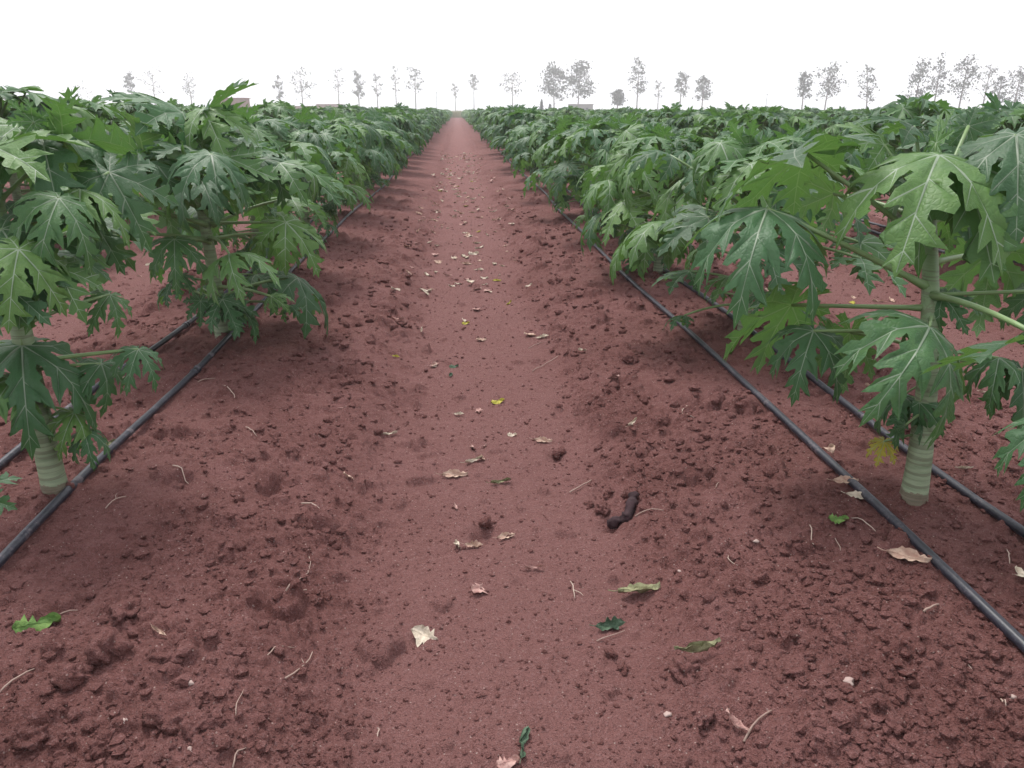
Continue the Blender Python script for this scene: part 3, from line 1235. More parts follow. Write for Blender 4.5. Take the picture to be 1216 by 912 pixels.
# ------------------------------------------------------------------ litter
def litter_mesh(name, seed, mat, L=1.0, wid=.32, curl=.8, roll_=.5, rag=.12, stem=True):
    rs = np.random.RandomState(seed)
    nu, nv = 13, 7
    V = []
    ph = rs.uniform(0, 6)
    for i in range(nu):
        s = i / (nu - 1)
        wd = wid * (math.sin(PI * min(1, max(0.0, s)) ** 0.85) ** 0.75 + 0.02)
        ea, eb = 1 + rs.uniform(-.42, .2), 1 + rs.uniform(-.42, .2)
        if rs.rand() < .18:
            ea = .35
        for j in range(nv):
            v = -1 + 2 * j / (nv - 1)
            ed = 1 + (rag * rs.uniform(-1, 1) if abs(v) == 1 else 0)
            y = v * wd * ed * 0.5 * (ea if v > 0 else eb)
            a = v * roll_
            x = (s - .5) * L
            z = 0.5 * wd * (1 - math.cos(a * 2)) * 0.9 + curl * 0.35 * (s - .5) ** 2 * L + .055 * math.sin(7 * s + ph + 3 * v) + .03 * rs.uniform(-1, 1) + .12 * abs(v) ** 2 * math.sin(5 * s + ph * 2) * wid
            V.append((x, y * (math.cos(a)), z))
    Q = [(i * nv + j, (i + 1) * nv + j, (i + 1) * nv + j + 1, i * nv + j + 1) for i in range(nu - 1) for j in range(nv - 1)]
    mb = MB()
    mb.add(V, Q)
    # midrib and short stem
    mid = [Vector(V[i * nv + nv // 2]) + Vector((0, 0, .004)) for i in range(nu)]
    pts = mid
    if stem:
        pts = [mid[0] + Vector((-.22, .05, .03)), mid[0] + Vector((-.1, .01, .0))] + mid
    mb.tube(pts, [.012] * 2 + [.010 * (1 - .06 * i) for i in range(len(pts) - 2)], 4)
    return mb.mesh(name, [mat])


def litter_mat(name, a, b, trans=.25):
    m, t, p, out = newmat(name)
    tc = N(t, "ShaderNodeTexCoord")
    n1 = noise(t, tc.outputs["Object"], 3.2, 5, .65)
    c = ramp(t, n1, [(.38, a), (.62, b)])
    t.links.new(c, p.inputs["Base Color"])
    p.inputs["Roughness"].default_value = .7
    p.inputs["Specular IOR Level"].default_value = .25
    bump(t, n1, .05, .4, p)
    return m


M_tan = litter_mat("dry_leaf_tan", (0.36, 0.22, 0.17), (0.55, 0.40, 0.31))
M_pink = litter_mat("dry_leaf_pinkish", (0.34, 0.18, 0.16), (0.50, 0.32, 0.28))
M_pale = litter_mat("dry_leaf_pale", (0.42, 0.35, 0.27), (0.64, 0.55, 0.44))
M_yel = litter_mat("leaf_yellow", (0.26, 0.26, 0.03), (0.50, 0.42, 0.08))
M_grn = litter_mat("leaf_fresh_green", (0.075, 0.15, 0.035), (0.14, 0.23, 0.06))
M_olive = litter_mat("leaf_olive", (0.13, 0.12, 0.06), (0.30, 0.30, 0.17))
M_dgrn = litter_mat("leaf_dark_green", (0.055, 0.095, 0.055), (0.10, 0.15, 0.10))
M_twig = litter_mat("dry_twig_bark", (0.27, 0.18, 0.15), (0.46, 0.36, 0.30))
M_darkc = simple("dark_dead_wood", (0.038, 0.021, 0.024), .85, .2, .5, 30, .01)
M_stone = litter_mat("pale_stone", (0.30, 0.20, 0.18), (0.48, 0.38, 0.34))

LM = {}
for nm, mt in (("tan", M_tan), ("pink", M_pink), ("pale", M_pale), ("yellow", M_yel), ("green", M_grn), ("olive", M_olive), ("dark", M_dgrn)):
    LM[nm] = [litter_mesh("fallen_leaf", 7 + 3 * i, mt, 1.0, (.44, .66, .30, .52, .8, .24)[i], (.8, .3, 1.3, .6, .5, 1.6)[i], (.45, .3, .8, .6, .4, .9)[i],
                          (.15, .3, .15, .25, .35, .2)[i], i in (0, 2, 3)) for i in range(6)]


def put(name, me, p, size, rz, tilt=(0, 0), dz=0.006):
    o = link(name, me)
    n = 0.03
    sx = (gz(p.x + n, p.y) - gz(p.x - n, p.y)) / (2 * n)
    sy = (gz(p.x, p.y + n) - gz(p.x, p.y - n)) / (2 * n)
    q = Vector((0, 0, 1)).rotation_difference(Vector((-sx * .6, -sy * .6, 1)).normalized())
    M = q.to_matrix() @ Matrix.Rotation(rz, 3, 'Z') @ Matrix.Rotation(tilt[0], 3, 'X') @ Matrix.Rotation(tilt[1], 3, 'Y')
    M = M.to_4x4() @ Matrix.Scale(size, 4)
    zz = max(gz(p.x + a * size, p.y + b * size) for a in (-.3, 0, .3) for b in (-.2, 0, .2))
    M.translation = Vector((p.x, p.y, zz + dz))
    o.matrix_world = M
    return o


GL = "fallen leaves on the soil"
# px, py, kind, variant, length in m, heading (deg), tilt, label
HERO_LEAVES = [
    (591, 478, "yellow", 1, .065, 20, (0, 0), "bright yellow-green leaf lying in the middle of the path"),
    (540, 565, "tan", 0, .095, 5, (.2, 0), "broad tan dry leaf at the front of the clump in the path centre"),
    (562, 548, "pale", 2, .080, 30, (.4, 0), "narrow rolled tan leaf lying across the clump in the path centre"),
    (572, 545, "tan", 3, .055, 80, (.5, .3), "small curled ochre leaf at the right end of the dry clump"),
    (561, 533, "pink", 1, .05, 100, (.5, .2), "small pinkish leaf scrap at the back of the dry clump"),
    (594, 573, "olive", 2, .075, 15, (.2, 0), "narrow olive leaf with a pale edge right of the tan dry leaf"),
    (413, 569, "tan", 0, .055, 130, (.3, 0), "ochre dry leaf alone on the left side of the path"),
    (645, 524, "tan", 0, .075, -5, (.2, 0), "pinkish-tan lens shaped leaf on the right rim of the path"),
    (540, 603, "pink", 3, .04, 100, (.5, 0), "small pinkish leaf with a thread-like stalk above the burrow"),
    (543, 648, "pale", 1, .05, 90, (.6, .3), "pale broken leaf at the left of the litter by the burrow"),
    (562, 649, "tan", 3, .060, 10, (.3, .2), "brown crumpled leaf directly in front of the burrow"),
    (601, 639, "tan", 0, .060, 15, (.3, 0), "rounded tan leaf on the right lip of the burrow"),
    (567, 702, "pink", 4, .060, 60, (.1, .1), "ragged three pointed pinkish leaf in the middle of the path"),
    (504, 756, "pale", 4, .072, -25, (.1, .15), "pale yellow ragged leaf, lowest one in the middle of the path"),
    (634, 676, "pink", 2, .055, 5, (.2, 0), "short pinkish leaf sliver right of the path's centre line"),
    (759, 706, "olive", 0, .135, 3, (-.45, 0), "long olive and brown folded leaf right of the path"),
    (724, 745, "dark", 3, .085, 15, (.5, 0), "dark green cupped leaf with a bent stalk right of the path"),
    (829, 781, "olive", 5, .125, -8, (-.5, 0), "curled grey-green leaf with a pale rim at lower right"),
    (872, 866, "pink", 5, .07, 110, (.6, 0), "pinkish upright leaf strip beside the forked twig at lower right"),
    (618, 886, "dark", 2, .085, 80, (.7, 0), "rolled dark green leaf at the bottom edge near the middle"),
    (603, 908, "pink", 1, .05, 10, (0, 0), "pinkish leaf scrap cut off by the bottom edge of the picture"),
    (45, 746, "green", 1, .105, 25, (.2, .1), "fresh bright green leaf lying on the soil at lower left"),
    (994, 625, "green", 1, .06, -15, (.2, 0), "small fresh green leaf left of the pipe at the right"),
    (1078, 666, "tan", 0, .12, -30, (.2, 0), "long pinkish-tan leaf touching the path side pipe on the right"),
    (1003, 578, "tan", 0, .075, -25, (.2, 0), "tan leaf on the near side of the right pipe by the first trunk"),
    (1020, 594, "pale", 0, .075, -25, (.2, 0), "pale leaf against the right pipe, just below the tan one"),
    (985, 537, "tan", 1, .06, 50, (.2, 0), "small tan leaf between the two right pipes"),
    (1142, 563, "pale", 5, .06, -5, (.1, 0), "pale ragged scrap of leaf right of the first right trunk"),
    (1211, 692, "pale", 1, .06, 80, (.2, 0), "round pale leaf at the right edge between the pipes"),
    (192, 757, "tan", 2, .05, -35, (.5, 0), "short ochre curled leaf among the big clods at lower left"),
    (129, 530, "olive", 1, .06, 40, (.3, 0), "pale olive leaf beside the front left trunk"),
    (539, 437, "dark", 1, .05, -10, (.2, 0), "grey-green leaf scrap in the middle of the path above the yellow leaf"),
    (535, 447, "dark", 3, .045, 70, (.2, 0), "small grey leaf scrap just below the grey-green one"),
    (470, 425, "yellow", 3, .04, 0, (.2, 0), "small yellow-brown leaf on the left side of the path"),
    (608, 517, "pale", 1, .04, -10, (.2, 0), "small whitish leaf scrap in the path below the yellow leaf"),
    (545, 493, "pale", 3, .045, 0, (.2, 0), "cream leaf scrap left of and below the yellow leaf"),
    (750, 506, "pale", 2, .075, 50, (.3, 0), "whitish bent strip of leaf on the right shoulder of the path"),
    (553, 385, "yellow", 1, .05, 0, (.1, 0), "yellow-green leaf far up the middle of the path"),
    (562, 302, "pale", 1, .12, 20, (.4, 0), "heap-like pale crumpled leaf in the path's centre farther up"),
    (590, 334, "yellow", 0, .07, 10, (.1, 0), "ochre leaf right of centre farther up the path"),
]
for px, py, kd, vi, L, hd, tl, lab in HERO_LEAVES:
    o = put("fallen_leaf", LM[kd][vi], G(px, py), L * (1.1 if kd == 'green' else 1.2 if L < .1 else 1.05), R(hd), (tl[0] + .25, tl[1]))
    tag(o, lab, "fallen leaf", GL)

# smaller scraps up the path and under the plants: the largest are objects, the rest one mass of litter
rg = random.Random(77)
scr = []
for i in range(430):
    y = 3.2 + 26 * rg.random() ** 1.25
    if y < 6.5 and rg.random() < .8:
        continue
    if rg.random() < .62:
        x = LANE + rg.choice((-.12, .28, .1, -.45)) + rg.gauss(0, .10)
    else:
        x = LANE + rg.uniform(-.75, .75)
    sz = rg.uniform(.035, .10) * (1 + y * .02)
    scr.append((sz / y, x, y, sz, 'path'))
for i in range(110):
    sgn = rg.choice((-1, 1))
    y = rg.uniform(2.6, 13)
    x = LANE + sgn * rg.uniform(1.6, 4.2)
    sz = rg.uniform(.04, .10)
    scr.append((sz / y, x, y, sz, 'left' if sgn < 0 else 'right'))
scr.sort(reverse=True)
VN = ("oval", "broad", "narrow rolled", "rounded", "ragged", "thin curled")
KN = {"pale": "whitish", "tan": "tan", "pink": "pinkish", "yellow": "yellow"}
rest = MB()
for i, (q, x, y, sz, where) in enumerate(scr):
    kd = rg.choice(("pale", "pale", "tan", "tan", "pink", "pale", "yellow" if rg.random() < .3 else "tan"))
    vi = rg.randrange(6)
    rz, tl = rg.uniform(0, 6.28), (rg.uniform(-.4, .4), rg.uniform(-.25, .25))
    if i < 255:
        o = put("fallen_leaf", LM[kd][vi], Vector((x, y, 0)), sz, rz, tl, .004)
        if where == 'path':
            zone = "nearest stretch" if y < 7 else ("middle stretch" if y < 13 else "far stretch")
            sd_ = "left side" if x < LANE - .25 else ("right side" if x > LANE + .25 else "middle")
            tag(o, "%s %s scrap, %s of the path, %s" % (VN[vi], KN[kd], sd_, zone), "fallen leaf", "small leaf scraps up the path")
        else:
            tag(o, "%s %s leaf scrap %s the %s plants" % (VN[vi], KN[kd], "beside the nearest of" if y < 5 else "under or behind", where), "fallen leaf", "leaf scraps under the %s plants" % where)
    else:
        me0 = LM[kd][vi]
        V = np.zeros(len(me0.vertices) * 3); me0.vertices.foreach_get("co", V)
        V = V.reshape(-1, 3) * sz
        c, s_ = math.cos(rz), math.sin(rz)
        V = np.stack([V[:, 0] * c - V[:, 1] * s_ + x, V[:, 0] * s_ + V[:, 1] * c + y, V[:, 2] + gz(x, y) + .006], 1)
        Q = [tuple(p.vertices) for p in me0.polygons if len(p.vertices) == 4]
        T = [tuple(p.vertices) for p in me0.polygons if len(p.vertices) == 3]
        rest.add(V, Q, T, mat=("pale", "tan", "pink", "yellow").index(kd))
tag(link("leaf_litter", rest.mesh("leaf_litter", [M_pale, M_tan, M_pink, M_yel])), "tiny crumbs of dry leaf strewn along the path", "leaf litter", None, "stuff")


def twig(px0, py0, px1, py1, r, label, bend=.15, n=6, mat=None, fork=False, seed=0):
    rg_ = random.Random(seed + int(px0))
    r *= .8
    a, b = G(px0, py0), G(px1, py1)
    d = b - a
    side = Vector((-d.y, d.x, 0))
    pts = []
    for i in range(n):
        t = i / (n - 1)
        p = a + d * t + side * bend * .7 * math.sin(PI * t) + side * rg_.uniform(-.025, .025)
        p.z = gz(p.x, p.y) + r * 1.0 + .003 + .006 * math.sin(PI * t)
        pts.append(p)
    mb = MB()
    o0 = pts[0].copy()
    pts = [p - o0 for p in pts]
    mb.tube(pts, [r * (1 - .35 * i / (n - 1)) for i in range(n)], 6)
    if fork:
        q = pts[n // 2]
        mb.tube([q, q + d * .18 + side * .22, q + d * .35 + side * .30], [r * .7, r * .6, r * .4], 5)
    o = link("dry_twig", mb.mesh("dry_twig", [mat or M_twig]))
    o.location = o0
    tag(o, label, "twig", "dry twigs and straws on the soil")
    return o


TW = [
    (884, 882, 916, 846, .0042, "pinkish bent twig beside the leaf strip at lower right", .12, 0),
    (850, 561 + 20, 890 - 35, 575, .002, "short straw on the right shoulder of the path", .1, 0),
    (676, 586, 702, 572, .0042, "pale stick on the right edge of the path level with the dry clump", -.1, 0),
    (962, 625, 964, 652, .0028, "straight pale straw pointing at the camera right of the path", .02, 0),
    (1096, 730, 1114, 720, .0045, "short stout pale stick between right pipe and path", .02, 0),
    (1143, 788, 1154, 798, .0025, "tiny pale straw below the right pipe", .02, 0),
    (1188, 832, 1192, 848, .0025, "tiny pale straw in the lower right corner", .02, 0),
    (0, 826, 41, 795, .0032, "long pale straw at the left edge lower down", .04, 0),
    (71, 728, 92, 724, .0028, "pale straw above the green leaf at lower left", .05, 0),
    (341, 714, 364, 701, .0042, "pale pointed stick left of the path", -.08, 0),
    (353, 690, 366, 661, .0020, "thin curved straw hanging above the pointed stick left of the path", -.25, 0),
    (318, 782, 350, 772, .0024, "pale grey curled straw at lower left, upper one of the pair", .25, 0),
    (338, 808, 372, 778, .0030, "pale grey forked straw at lower left, lower one of the pair", -.12, 1),
    (280, 853, 290, 822, .0022, "thin pale straw pointing up between clods at lower left", .06, 0),
    (276, 911, 292, 889, .0026, "pale straw at the bottom edge on the left", .1, 0),
    (358, 598, 382, 608, .0040, "short bent pale stick left of the path's litter clump", .2, 0),
    (208, 566, 224, 576, .0032, "short pale stick on the bank right of the front left trunk", .02, 0),
    (267, 460, 280, 474, .0030, "short straw on the bank left of the path", .05, 0),
    (126, 606, 150, 592, .0028, "thin branched straw on the soil below the front left trunk", .1, 1),
    (292, 510, 305, 520, .0026, "thin straw halfway up the left bank", .05, 0),
    (235, 455, 256, 450, .0030, "straw lying by the left pipe joint", .05, 0),
    (632, 442, 662, 424, .0030, "long pale straw on the right shoulder above the yellow leaf", .02, 0),
    (628, 414, 645, 408, .0026, "short pale straw high on the right shoulder", .05, 0),
    (754, 614, 788, 606, .0026, "thin pale straw beside the dark dead root", .1, 0),
    (745, 620, 748, 606, .0022, "tiny straw stuck below the dark dead root", .1, 0),
    (815, 482, 824, 497, .0026, "curved white straw on the bank left of the right pipe", -.3, 0),
    (1195, 655, 1198, 672, .0026, "pair-like upright straw near the right edge between the pipes", .02, 0),
    (1010, 617, 1040, 632, .0026, "olive dry stalk left of the right pipe near the small green leaf", .1, 0),
    (867, 660, 876, 674, .0022, "small hooked straw on the bank right of the path", -.4, 0),
    (984, 640, 998, 654, .0018, "thin curly straw under the small green leaf", .2, 0),
    (450, 866, 447, 878, .0024, "tiny pale splinter near the bottom left of the path", .1, 0),
    (678, 692, 682, 712, .0026, "small pale forked splinter on the right side of the path", .05, 1),
    (708, 762, 742, 750, .0022, "thin grey straw under the dark green cupped leaf", -.1, 0),
]
for a0, b0, a1, b1, r_, lab, bend, fk in TW:
    twig(a0, b0, a1, b1, r_, lab, bend, fork=bool(fk))

# the dark dead root by the path and its loosened soil
def dead_root():
    a, m_, b = G(724, 624), G(746, 617), G(752, 592)
    for p, dz in ((a, .005), (m_, .012), (b, .02)):
        p.z += dz
    o0 = a.copy()
    mb = MB()
    pts = [a - o0, (a + m_) / 2 - o0 + Vector((0.005, 0, .004)), m_ - o0, (m_ + b) / 2 - o0 + Vector((.006, 0, .006)), b - o0]
    pts = [pts[0].lerp(pts[4], 0) if i == 0 else pts[int(i / 4)].lerp(pts[min(4, int(i / 4) + 1)], (i % 4) / 4) for i in range(17)]
    mb.tube(pts, [.013 + .007 * math.sin(i * .62 + .5) ** 2 + .005 * random.Random(i).random() for i in range(17)], 12)
    mb.V[0] = mb.V[0] + 0.014 * np.stack([vnoise(mb.V[0][:, 0] * 60 + q, mb.V[0][:, 1] * 60 + mb.V[0][:, 2] * 70, q) for q in range(3)], 1)
    o = link("dead_root", mb.mesh("dead_root", [M_darkc]))
    o.location = o0
    tag(o, "dark bent dead root sticking out of the soil right of the path", "dead root")


dead_root()

CLODS = [
    (148, 733, .050, "large rounded clod above the widest slab at lower left"),
    (130, 778, .062, "widest flat slab of soil at lower left"),
    (82, 808, .042, "flat clod below and left of the widest slab"),
    (200, 783, .038, "cracked clod right of the widest slab"),
    (52, 826, .022, "small dark clod left of the flat slabs"),
    (212, 858, .050, "clod in the loose heap near the bottom left"),
    (233, 866, .036, "right-hand clod of the loose heap near the bottom left"),
    (152, 740, .020, "small clod tucked under the large rounded one"),
    (243, 750, .024, "round dark clod left of the path at lower left"),
    (376, 716, .020, "round clod at the end of the pale pointed stick"),
    (126, 886, .034, "clod low in the bottom left corner"),
    (40, 880, .028, "clod at the far bottom left"),
    (578, 624, .027, "dark lump of soil heaped over the burrow in the path"),
    (748, 590, .030, "clod leaning behind the dark dead root"),
    (716, 606, .034, "clod left of the dark dead root"),
    (722, 588, .030, "upper clod left of the dark dead root"),
    (830, 572, .034, "dark clod on the right bank above the straws"),
    (664, 540, .030, "dark clod at the right rim of the path by the tan leaf"),
    (815, 800, .045, "big clod below the curled grey-green leaf"),
    (835, 858, .030, "brown clod near the bottom right of the path"),
    (700, 600, .018, "small clod on the slope left of the dead root"),
    (450, 515, .022, "clod on the left rim of the path"),
    (748, 430, .040, "dark clod high on the right shoulder"),
    (905, 690, .024, "clod on the right bank below the white pebble"),
    (970, 740, .022, "dark clod in the middle of the right bank"),
    (1000, 722, .026, "larger dark clod right of the bank's middle"),
    (940, 800, .024, "grey clod in the lower right heap"),
    (1060, 862, .030, "clod in the bottom right corner area"),
    (1150, 905, .030, "clod at the bottom right edge"),
    (725, 778, .022, "dark clod just below the cupped leaf"),
    (740, 795, .020, "clod below the dark clod under the cupped leaf"),
]
for i, (px, py, s, lab) in enumerate(CLODS):
    V, F = clod_shape(200 + i, 4, .9)
    V = V * (1 + 0.28 * vnoise(V[:, 0] * 4 + i, V[:, 1] * 4 + V[:, 2] * 5, 3) - 0.22 * np.abs(vnoise(V[:, 0] * 8 + i, V[:, 1] * 8 - V[:, 2] * 7, 4)) + 0.10 * vnoise(V[:, 0] * 18, V[:, 1] * 18 + V[:, 2] * 15, 5))[:, None]
    p = G(px, py)
    me = make_mesh("soil_clod", V * s, F, [M_clod], None, True)
    o = link("soil_clod", me)
    o.location = (p.x, p.y, float(height(np.array([p.x]), np.array([p.y]), np.array([.12]))[0]) + s * .26)
    o.rotation_euler = (0, 0, i * 1.7)
    tag(o, lab, "soil clod", "large soil clods")

ST = [(897, 647, .014, "whitish pebble on the right bank"), (1008, 810, .018, "pale crumbly stone at lower right"),
      (793, 849, .013, "pinkish pebble near the bottom right of the path"), (807, 838 - 160, .008, "tiny white pebble above the long olive leaf"),
      (226, 892, .011, "pale pebble near the bottom left"), (226, 814, .012, "pale pebble among clods at lower left"),
      (1202, 830, .011, "white pebble in the bottom right corner"), (150, 862, .010, "pale pebble left of the loose heap")]
for i, (px, py, s, lab) in enumerate(ST):
    V, F = clod_shape(300 + i, 2, 1.0)
    s *= .75
    p = G(px, py)
    o = link("pebble", make_mesh("pebble", V * s, F, [M_stone], None, True))
    o.location = (p.x, p.y, p.z + s * .3)
    tag(o, lab, "pebble", "pale pebbles on the soil")

# ------------------------------------------------------------------ far trees, buildings
M_bark = simple("tree_bark", (0.14, 0.11, 0.10), .9, .1, .3, 2)
M_fol = simple("tree_foliage", (0.070, 0.090, 0.065), .7, .2, .35, .8)
M_wall = simple("brick_wall", (0.26, 0.15, 0.13), .9, .1, .2, 1.5)
M_grey = simple("grey_wall", (0.25, 0.24, 0.24), .9, .1, .15, 1.5)
M_dark = simple("dark_opening", (0.03, 0.03, 0.035), .8, .1, .1, 2)
M_roof = simple("roof_sheet", (0.22, 0.20, 0.20), .6, .3, .2, 1.0)


def far_tree(px, ytop, ybot, wpx, dist, dens, label, seed, lean=0.0):
    dist *= 1.35
    rg_ = random.Random(seed)
    k = dist / FPX
    base = P(px, 131, dist)
    x, y = base.x, base.y
    sc = (Vector((x, y, 0)) - Vector((0, 0, 0))).length / dist
    hgt = (131 - ytop) * k * 1.0 + CAM_H
    hb = max(0.6, (131 - ybot) * k + CAM_H)
    rad = wpx * k / 2
    r = empty("field_tree", (x, y, 0))
    tag(r, label, "tree", "trees beyond the papaya field")
    # trunk and limbs
    mb = MB()
    top = Vector((lean * rad, 0, hgt * .93))
    mb.tube([(0, 0, 0), (lean * rad * .2, 0, hgt * .3), (lean * rad * .6, 0.0, hgt * .62), top], [.24, .20, .13, .03], 6)
    tips = []
    nb = 9 + int(dens * 7)
    H = hgt - hb
    for i in range(nb):
        t = (i + .5) / nb
        a = i * 2.4 + rg_.uniform(-.4, .4)
        z0 = hb * .85 + (hgt - hb * .85) * t * .8
        prof = math.sin(PI * min(1, .18 + .74 * t)) ** .7
        L = rad * prof * rg_.uniform(.6, 1.08)
        z1 = min(hgt, z0 + H * .22 * rg_.uniform(.3, 1.2))
        fr = z0 / hgt
        p0 = Vector((lean * rad * fr, 0, z0))
        p2 = Vector((lean * rad * fr + L * math.cos(a), L * math.sin(a), z1))
        p1 = (p0 + p2) / 2 + Vector((0, 0, -.06 * L))
        mb.tube([p0, p1, p2], [.08, .055, .02], 4)
        for q in (.45, .7, .9, 1.0):
            tips.append(p0.lerp(p2, q))
        for _ in range(2):
            b0 = p0.lerp(p2, rg_.uniform(.35, .8))
            b1 = b0 + Vector((rg_.uniform(-1, 1), rg_.uniform(-1, 1), rg_.uniform(.2, 1))) * L * .4
            mb.tube([b0, b1], [.022, .010], 3)
            tips.append(b1)
            tips.append(b0.lerp(b1, .6))
    link("trunk", mb.mesh("trunk", [M_bark]), r)
    # foliage: sprays of leaf-sized faces along the twigs
    rs = np.random.RandomState(seed)
    nper = int(3 + 6 * dens)
    C = []
    for tp in tips:
        if rs.rand() > .55 + .45 * dens:
            continue
        cr = rad * (.10 + .10 * dens)
        m = rs.randint(int(nper * .5), int(nper * 1.4) + 1)
        C.append(np.array(tp) + rs.randn(m, 3) * cr * np.array([1, 1, .8]))
    C = np.concatenate(C)
    n = len(C)
    ls = (0.08 + 0.22 * dens ** .5) * (dist / 200) * 1.2
    A = rs.randn(n, 3); A /= np.linalg.norm(A, axis=1, keepdims=True)
    B = np.cross(A, rs.randn(n, 3)); B /= np.linalg.norm(B, axis=1, keepdims=True)
    s = (ls * rs.uniform(.6, 1.4, n))[:, None]
    V = np.stack([C - A * s, C + B * s * .5, C + A * s, C - B * s * .5], 1).reshape(-1, 3)
    F = np.arange(n * 4).reshape(-1, 4)
    link("crown", make_mesh("crown", V, F, [M_fol], None, False), r)


TREES = [
    (95, 97, 122, 46, 260, .12, "faint thin tree at the far left of the skyline"),
    (160, 88, 112, 13, 210, .55, "slim narrow tree left of the upright papaya leaf on the left skyline"),
    (185, 83, 112, 34, 215, .20, "wide thin-leaved tree right of the slim one on the left skyline"),
    (229, 90, 116, 20, 215, .30, "small sparse tree just left of the upright papaya leaf on the skyline"),
    (334, 92, 119, 15, 215, .38, "narrow sparse tree just right of the upright papaya leaf on the skyline"),
    (360, 83, 117, 33, 215, .42, "round fine-twigged tree above the low brick sheds on the left"),
    (403, 82, 112, 22, 225, .20, "very thin tree above the right end of the brick shed"),
    (427, 88, 118, 17, 215, .60, "small dense oval tree right of the brick shed"),
    (449, 88, 114, 14, 225, .28, "narrow faint tree second right of the brick shed"),
    (471, 82, 108, 11, 230, .22, "slenderest faint tree left of the path's far end"),
    (494, 82, 111, 25, 225, .38, "rounded sparse tree on a bare stem left of the path's far end"),
    (541, 100, 116, 12, 290, .22, "tiny faint tree straight above the end of the path"),
    (563, 90, 105, 12, 270, .38, "tiny faint tree just right of the path's far end"),
    (609, 88, 112, 29, 225, .38, "sparse round tree on a tall bare stem midway between path end and the dark pair"),
    (658, 82, 117, 34, 200, 1.0, "left tree of the dark leafy pair behind the grey hut"),
    (686, 77, 117, 35, 200, 1.0, "right tree of the dark leafy pair, standing behind the grey hut"),
    (733, 108, 124, 17, 190, .85, "small bushy tree right of the grey hut"),
    (756, 73, 115, 24, 190, .62, "tall upright airy tree, first right of the small bushy tree"),
    (781, 97, 116, 14, 230, .22, "small faint tree behind the tall upright airy tree"),
    (807, 88, 113, 21, 200, .58, "medium airy tree, left of the two close together above the right rows"),
    (833, 93, 119, 22, 190, .70, "medium leafy tree, right of the two close together above the right rows"),
    (952, 87, 116, 20, 170, .70, "smaller left tree of the isolated pair on the right skyline"),
    (979, 80, 117, 33, 170, .80, "bigger right tree of the isolated pair on the right skyline"),
    (1029, 82, 122, 25, 175, .55, "leaning tree, dense below and thin above, alone on the right skyline"),
    (1085, 74, 122, 33, 150, .75, "leftmost tree of the big cluster at the right skyline"),
    (1108, 71, 115, 24, 155, .60, "narrow tree second from left in the cluster at the right skyline"),
    (1138, 70, 118, 38, 150, .80, "broadest and tallest tree of the cluster at the right skyline"),
    (1166, 76, 120, 26, 165, .45, "thin pale tree in the middle of the cluster at the right skyline"),
    (1183, 90, 126, 17, 150, .60, "short tree second from right in the cluster at the right skyline"),
    (1203, 80, 124, 30, 150, .70, "rightmost tree of the cluster, at the picture's edge"),
]
for i, (px, yt, yb, wp, di, de, lab) in enumerate(TREES):
    far_tree(px, yt, yb, wp, di, de, lab, 500 + i, -.5 if px == 1029 else random.Random(i).uniform(-.15, .15))


def far_bush(px, ytop, wpx, dist, label, seed):
    rs = np.random.RandomState(seed)
    k = dist / FPX
    b = P(px, 131, dist)
    hgt = (131 - ytop) * k + CAM_H
    rad = wpx * k / 2
    r = empty("bush", (b.x, b.y, 0))
    tag(r, label, "bush", "bushes beyond the papaya field")
    mb = MB()
    for i in range(5):
        a = i * 1.3
        mb.tube([(0, 0, 0), (rad * .5 * math.cos(a), rad * .5 * math.sin(a), hgt * .8)], [.05, .02], 4)
    link("stem", mb.mesh("stem", [M_bark]), r)
    n = 900
    t = rs.rand(n)
    C = np.stack([rs.randn(n) * rad * .5 * (1.15 - t), rs.randn(n) * rad * .5 * (1.15 - t), hgt * (0.05 + .95 * t)], 1)
    A = rs.randn(n, 3); A /= np.linalg.norm(A, axis=1, keepdims=True)
    B = np.cross(A, rs.randn(n, 3)); B /= np.linalg.norm(B, axis=1, keepdims=True)
    V = np.stack([C - A * .16, C + B * .1, C + A * .16, C - B * .1], 1).reshape(-1, 3)
    link("foliage", make_mesh("foliage", V, np.arange(n * 4).reshape(-1, 4), [M_fol], None, False), r)


far_bush(643, 119, 7, 195, "pointed dark bush at the foot of the dark leafy pair", 1)
far_bush(653, 124, 8, 195, "low round bush at the foot of the dark leafy pair", 2)


def shed(px0, px1, ytop, dist, mat, label, name="brick_shed", nwin=2):
    dist *= 1.25
    k = dist / FPX
    a, b = P(px0, 131, dist), P(px1, 131, dist)
    wd = (b - a).length
    h = (131 - ytop) * k + CAM_H
    mid = (a + b) / 2
    r = empty(name, (mid.x, mid.y, 0), -YAW)
    tag(r, label, "shed", "low sheds beyond the field")
    mb = MB()
    mb.box(-wd / 2, wd / 2, 0, 4.0, 0, h - .16)
    link("wall", mb.mesh("wall", [mat], False), r)
    mb = MB()
    mb.box(-wd / 2 - .25, wd / 2 + .25, -.25, 4.25, h - .158, h)
    link("roof", mb.mesh("roof", [M_roof if mat is M_grey else mat], False), r)
    for i in range(nwin):
        x = -wd / 2 + wd * (i + .5) / nwin
        mb = MB()
        mb.box(x - .35, x + .35, -.04, .05, h * .45, h * .45 + .7)
        link("window", mb.mesh("window", [M_dark], False), r)
    mb = MB()
    mb.box(wd * .08 - .4, wd * .08 + .4, -.05, .05, 0.02, min(2.0, h * .8))
    link("door", mb.mesh("door", [M_dark], False), r)


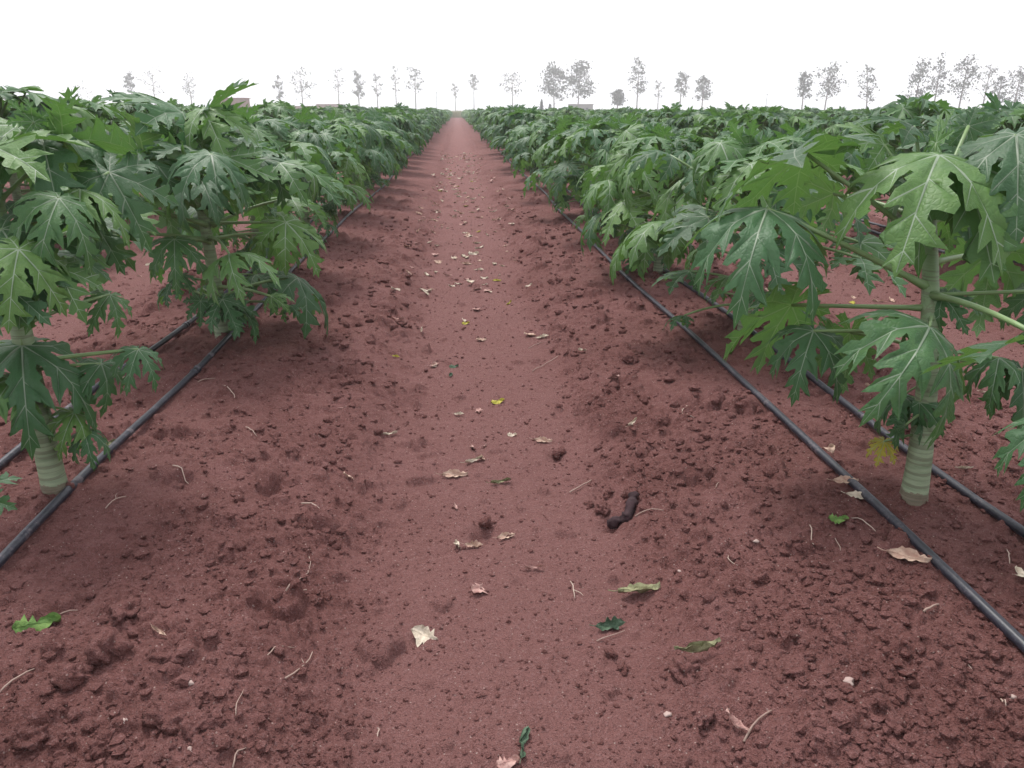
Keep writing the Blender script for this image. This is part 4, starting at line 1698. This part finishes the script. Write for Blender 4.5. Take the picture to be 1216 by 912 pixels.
shed(376, 405, 124, 205, M_wall, "low brown brick shed with a flat roof, rightmost of the left sheds")
shed(338, 370, 126, 215, M_wall, "long low brick shed partly behind the papaya crowns on the left", nwin=3)
shed(262, 291, 117, 140, M_wall, "flat brick shed showing under the upright papaya leaf on the left")
shed(92, 108, 124, 215, M_wall, "small brick shed at the far left behind the papaya crowns", nwin=1)
shed(676, 704, 124, 185, M_grey, "grey flat-roofed hut in front of the dark leafy pair of trees", "grey_hut")

# two thin poles on the skyline
for px, yt, lab in ((519, 110, "thin pole left of the path's far end"), (361 + 548, 112, "thin pole on the right skyline")):
    b = P(px, 131, 230)
    hh = (131 - yt) * 230 / FPX + 1.5
    mb = MB()
    mb.tube([(0, 0, 0), (0, 0, hh * .5), (0, 0, hh)], [.09, .08, .06], 6)
    mb.tube([(-.6, 0, hh - .4), (.6, 0, hh - .4)], .04, 4)
    o = link("pole", mb.mesh("pole", [M_grey]))
    o.location = (b.x, b.y, 0)
    tag(o, lab, "pole", "poles on the skyline")

# dry grass beyond the crop
rs = np.random.RandomState(3)
n = 60000
y = rs.uniform(172, 215, n)
x = rs.uniform(-.75, .85, n) * (y + 10)
hgt = rs.uniform(.5, 1.25, n) * (0.75 + .9 * np.clip(vnoise(x * .05, y * .05, 8) + .3, 0, 1))
wd = rs.uniform(.06, .16, n)
dx, dy = rs.uniform(-.25, .25, n), rs.uniform(-.25, .25, n)
V = np.stack([np.stack([x - wd, y, x * 0], 1), np.stack([x + wd, y, x * 0], 1), np.stack([x + dx, y + dy, hgt], 1)], 1).reshape(-1, 3)
M_grass = simple("dry_grass_blades", (0.25, 0.25, 0.14), .8, .1, .4, .05)
tag(link("dry_grass", make_mesh("dry_grass", V, np.arange(n * 3).reshape(-1, 3), [M_grass], None, False)),
    "pale dry grass growing beyond the far end of the papaya rows", "grass", None, "stuff")

# ------------------------------------------------------------------ haze
mb = MB()
mb.box(-440, 440, -70, 440, -1.0, 30)
me = mb.mesh("haze", [], False)
hz_ = link("haze", me)
hm = bpy.data.materials.new("haze")
hm.use_nodes = True
t = hm.node_tree
for n_ in list(t.nodes):
    t.nodes.remove(n_)
ho = t.nodes.new("ShaderNodeOutputMaterial")
hv = t.nodes.new("ShaderNodeVolumePrincipled")
hv.inputs["Color"].default_value = (0.93, 0.93, 0.97, 1)
hv.inputs["Density"].default_value = 0.0014
hv.inputs["Anisotropy"].default_value = 0.2
t.links.new(hv.outputs[0], ho.inputs["Volume"])
me.materials.append(hm)
tag(hz_, "pale haze over the far end of the field", "haze", None, "stuff")
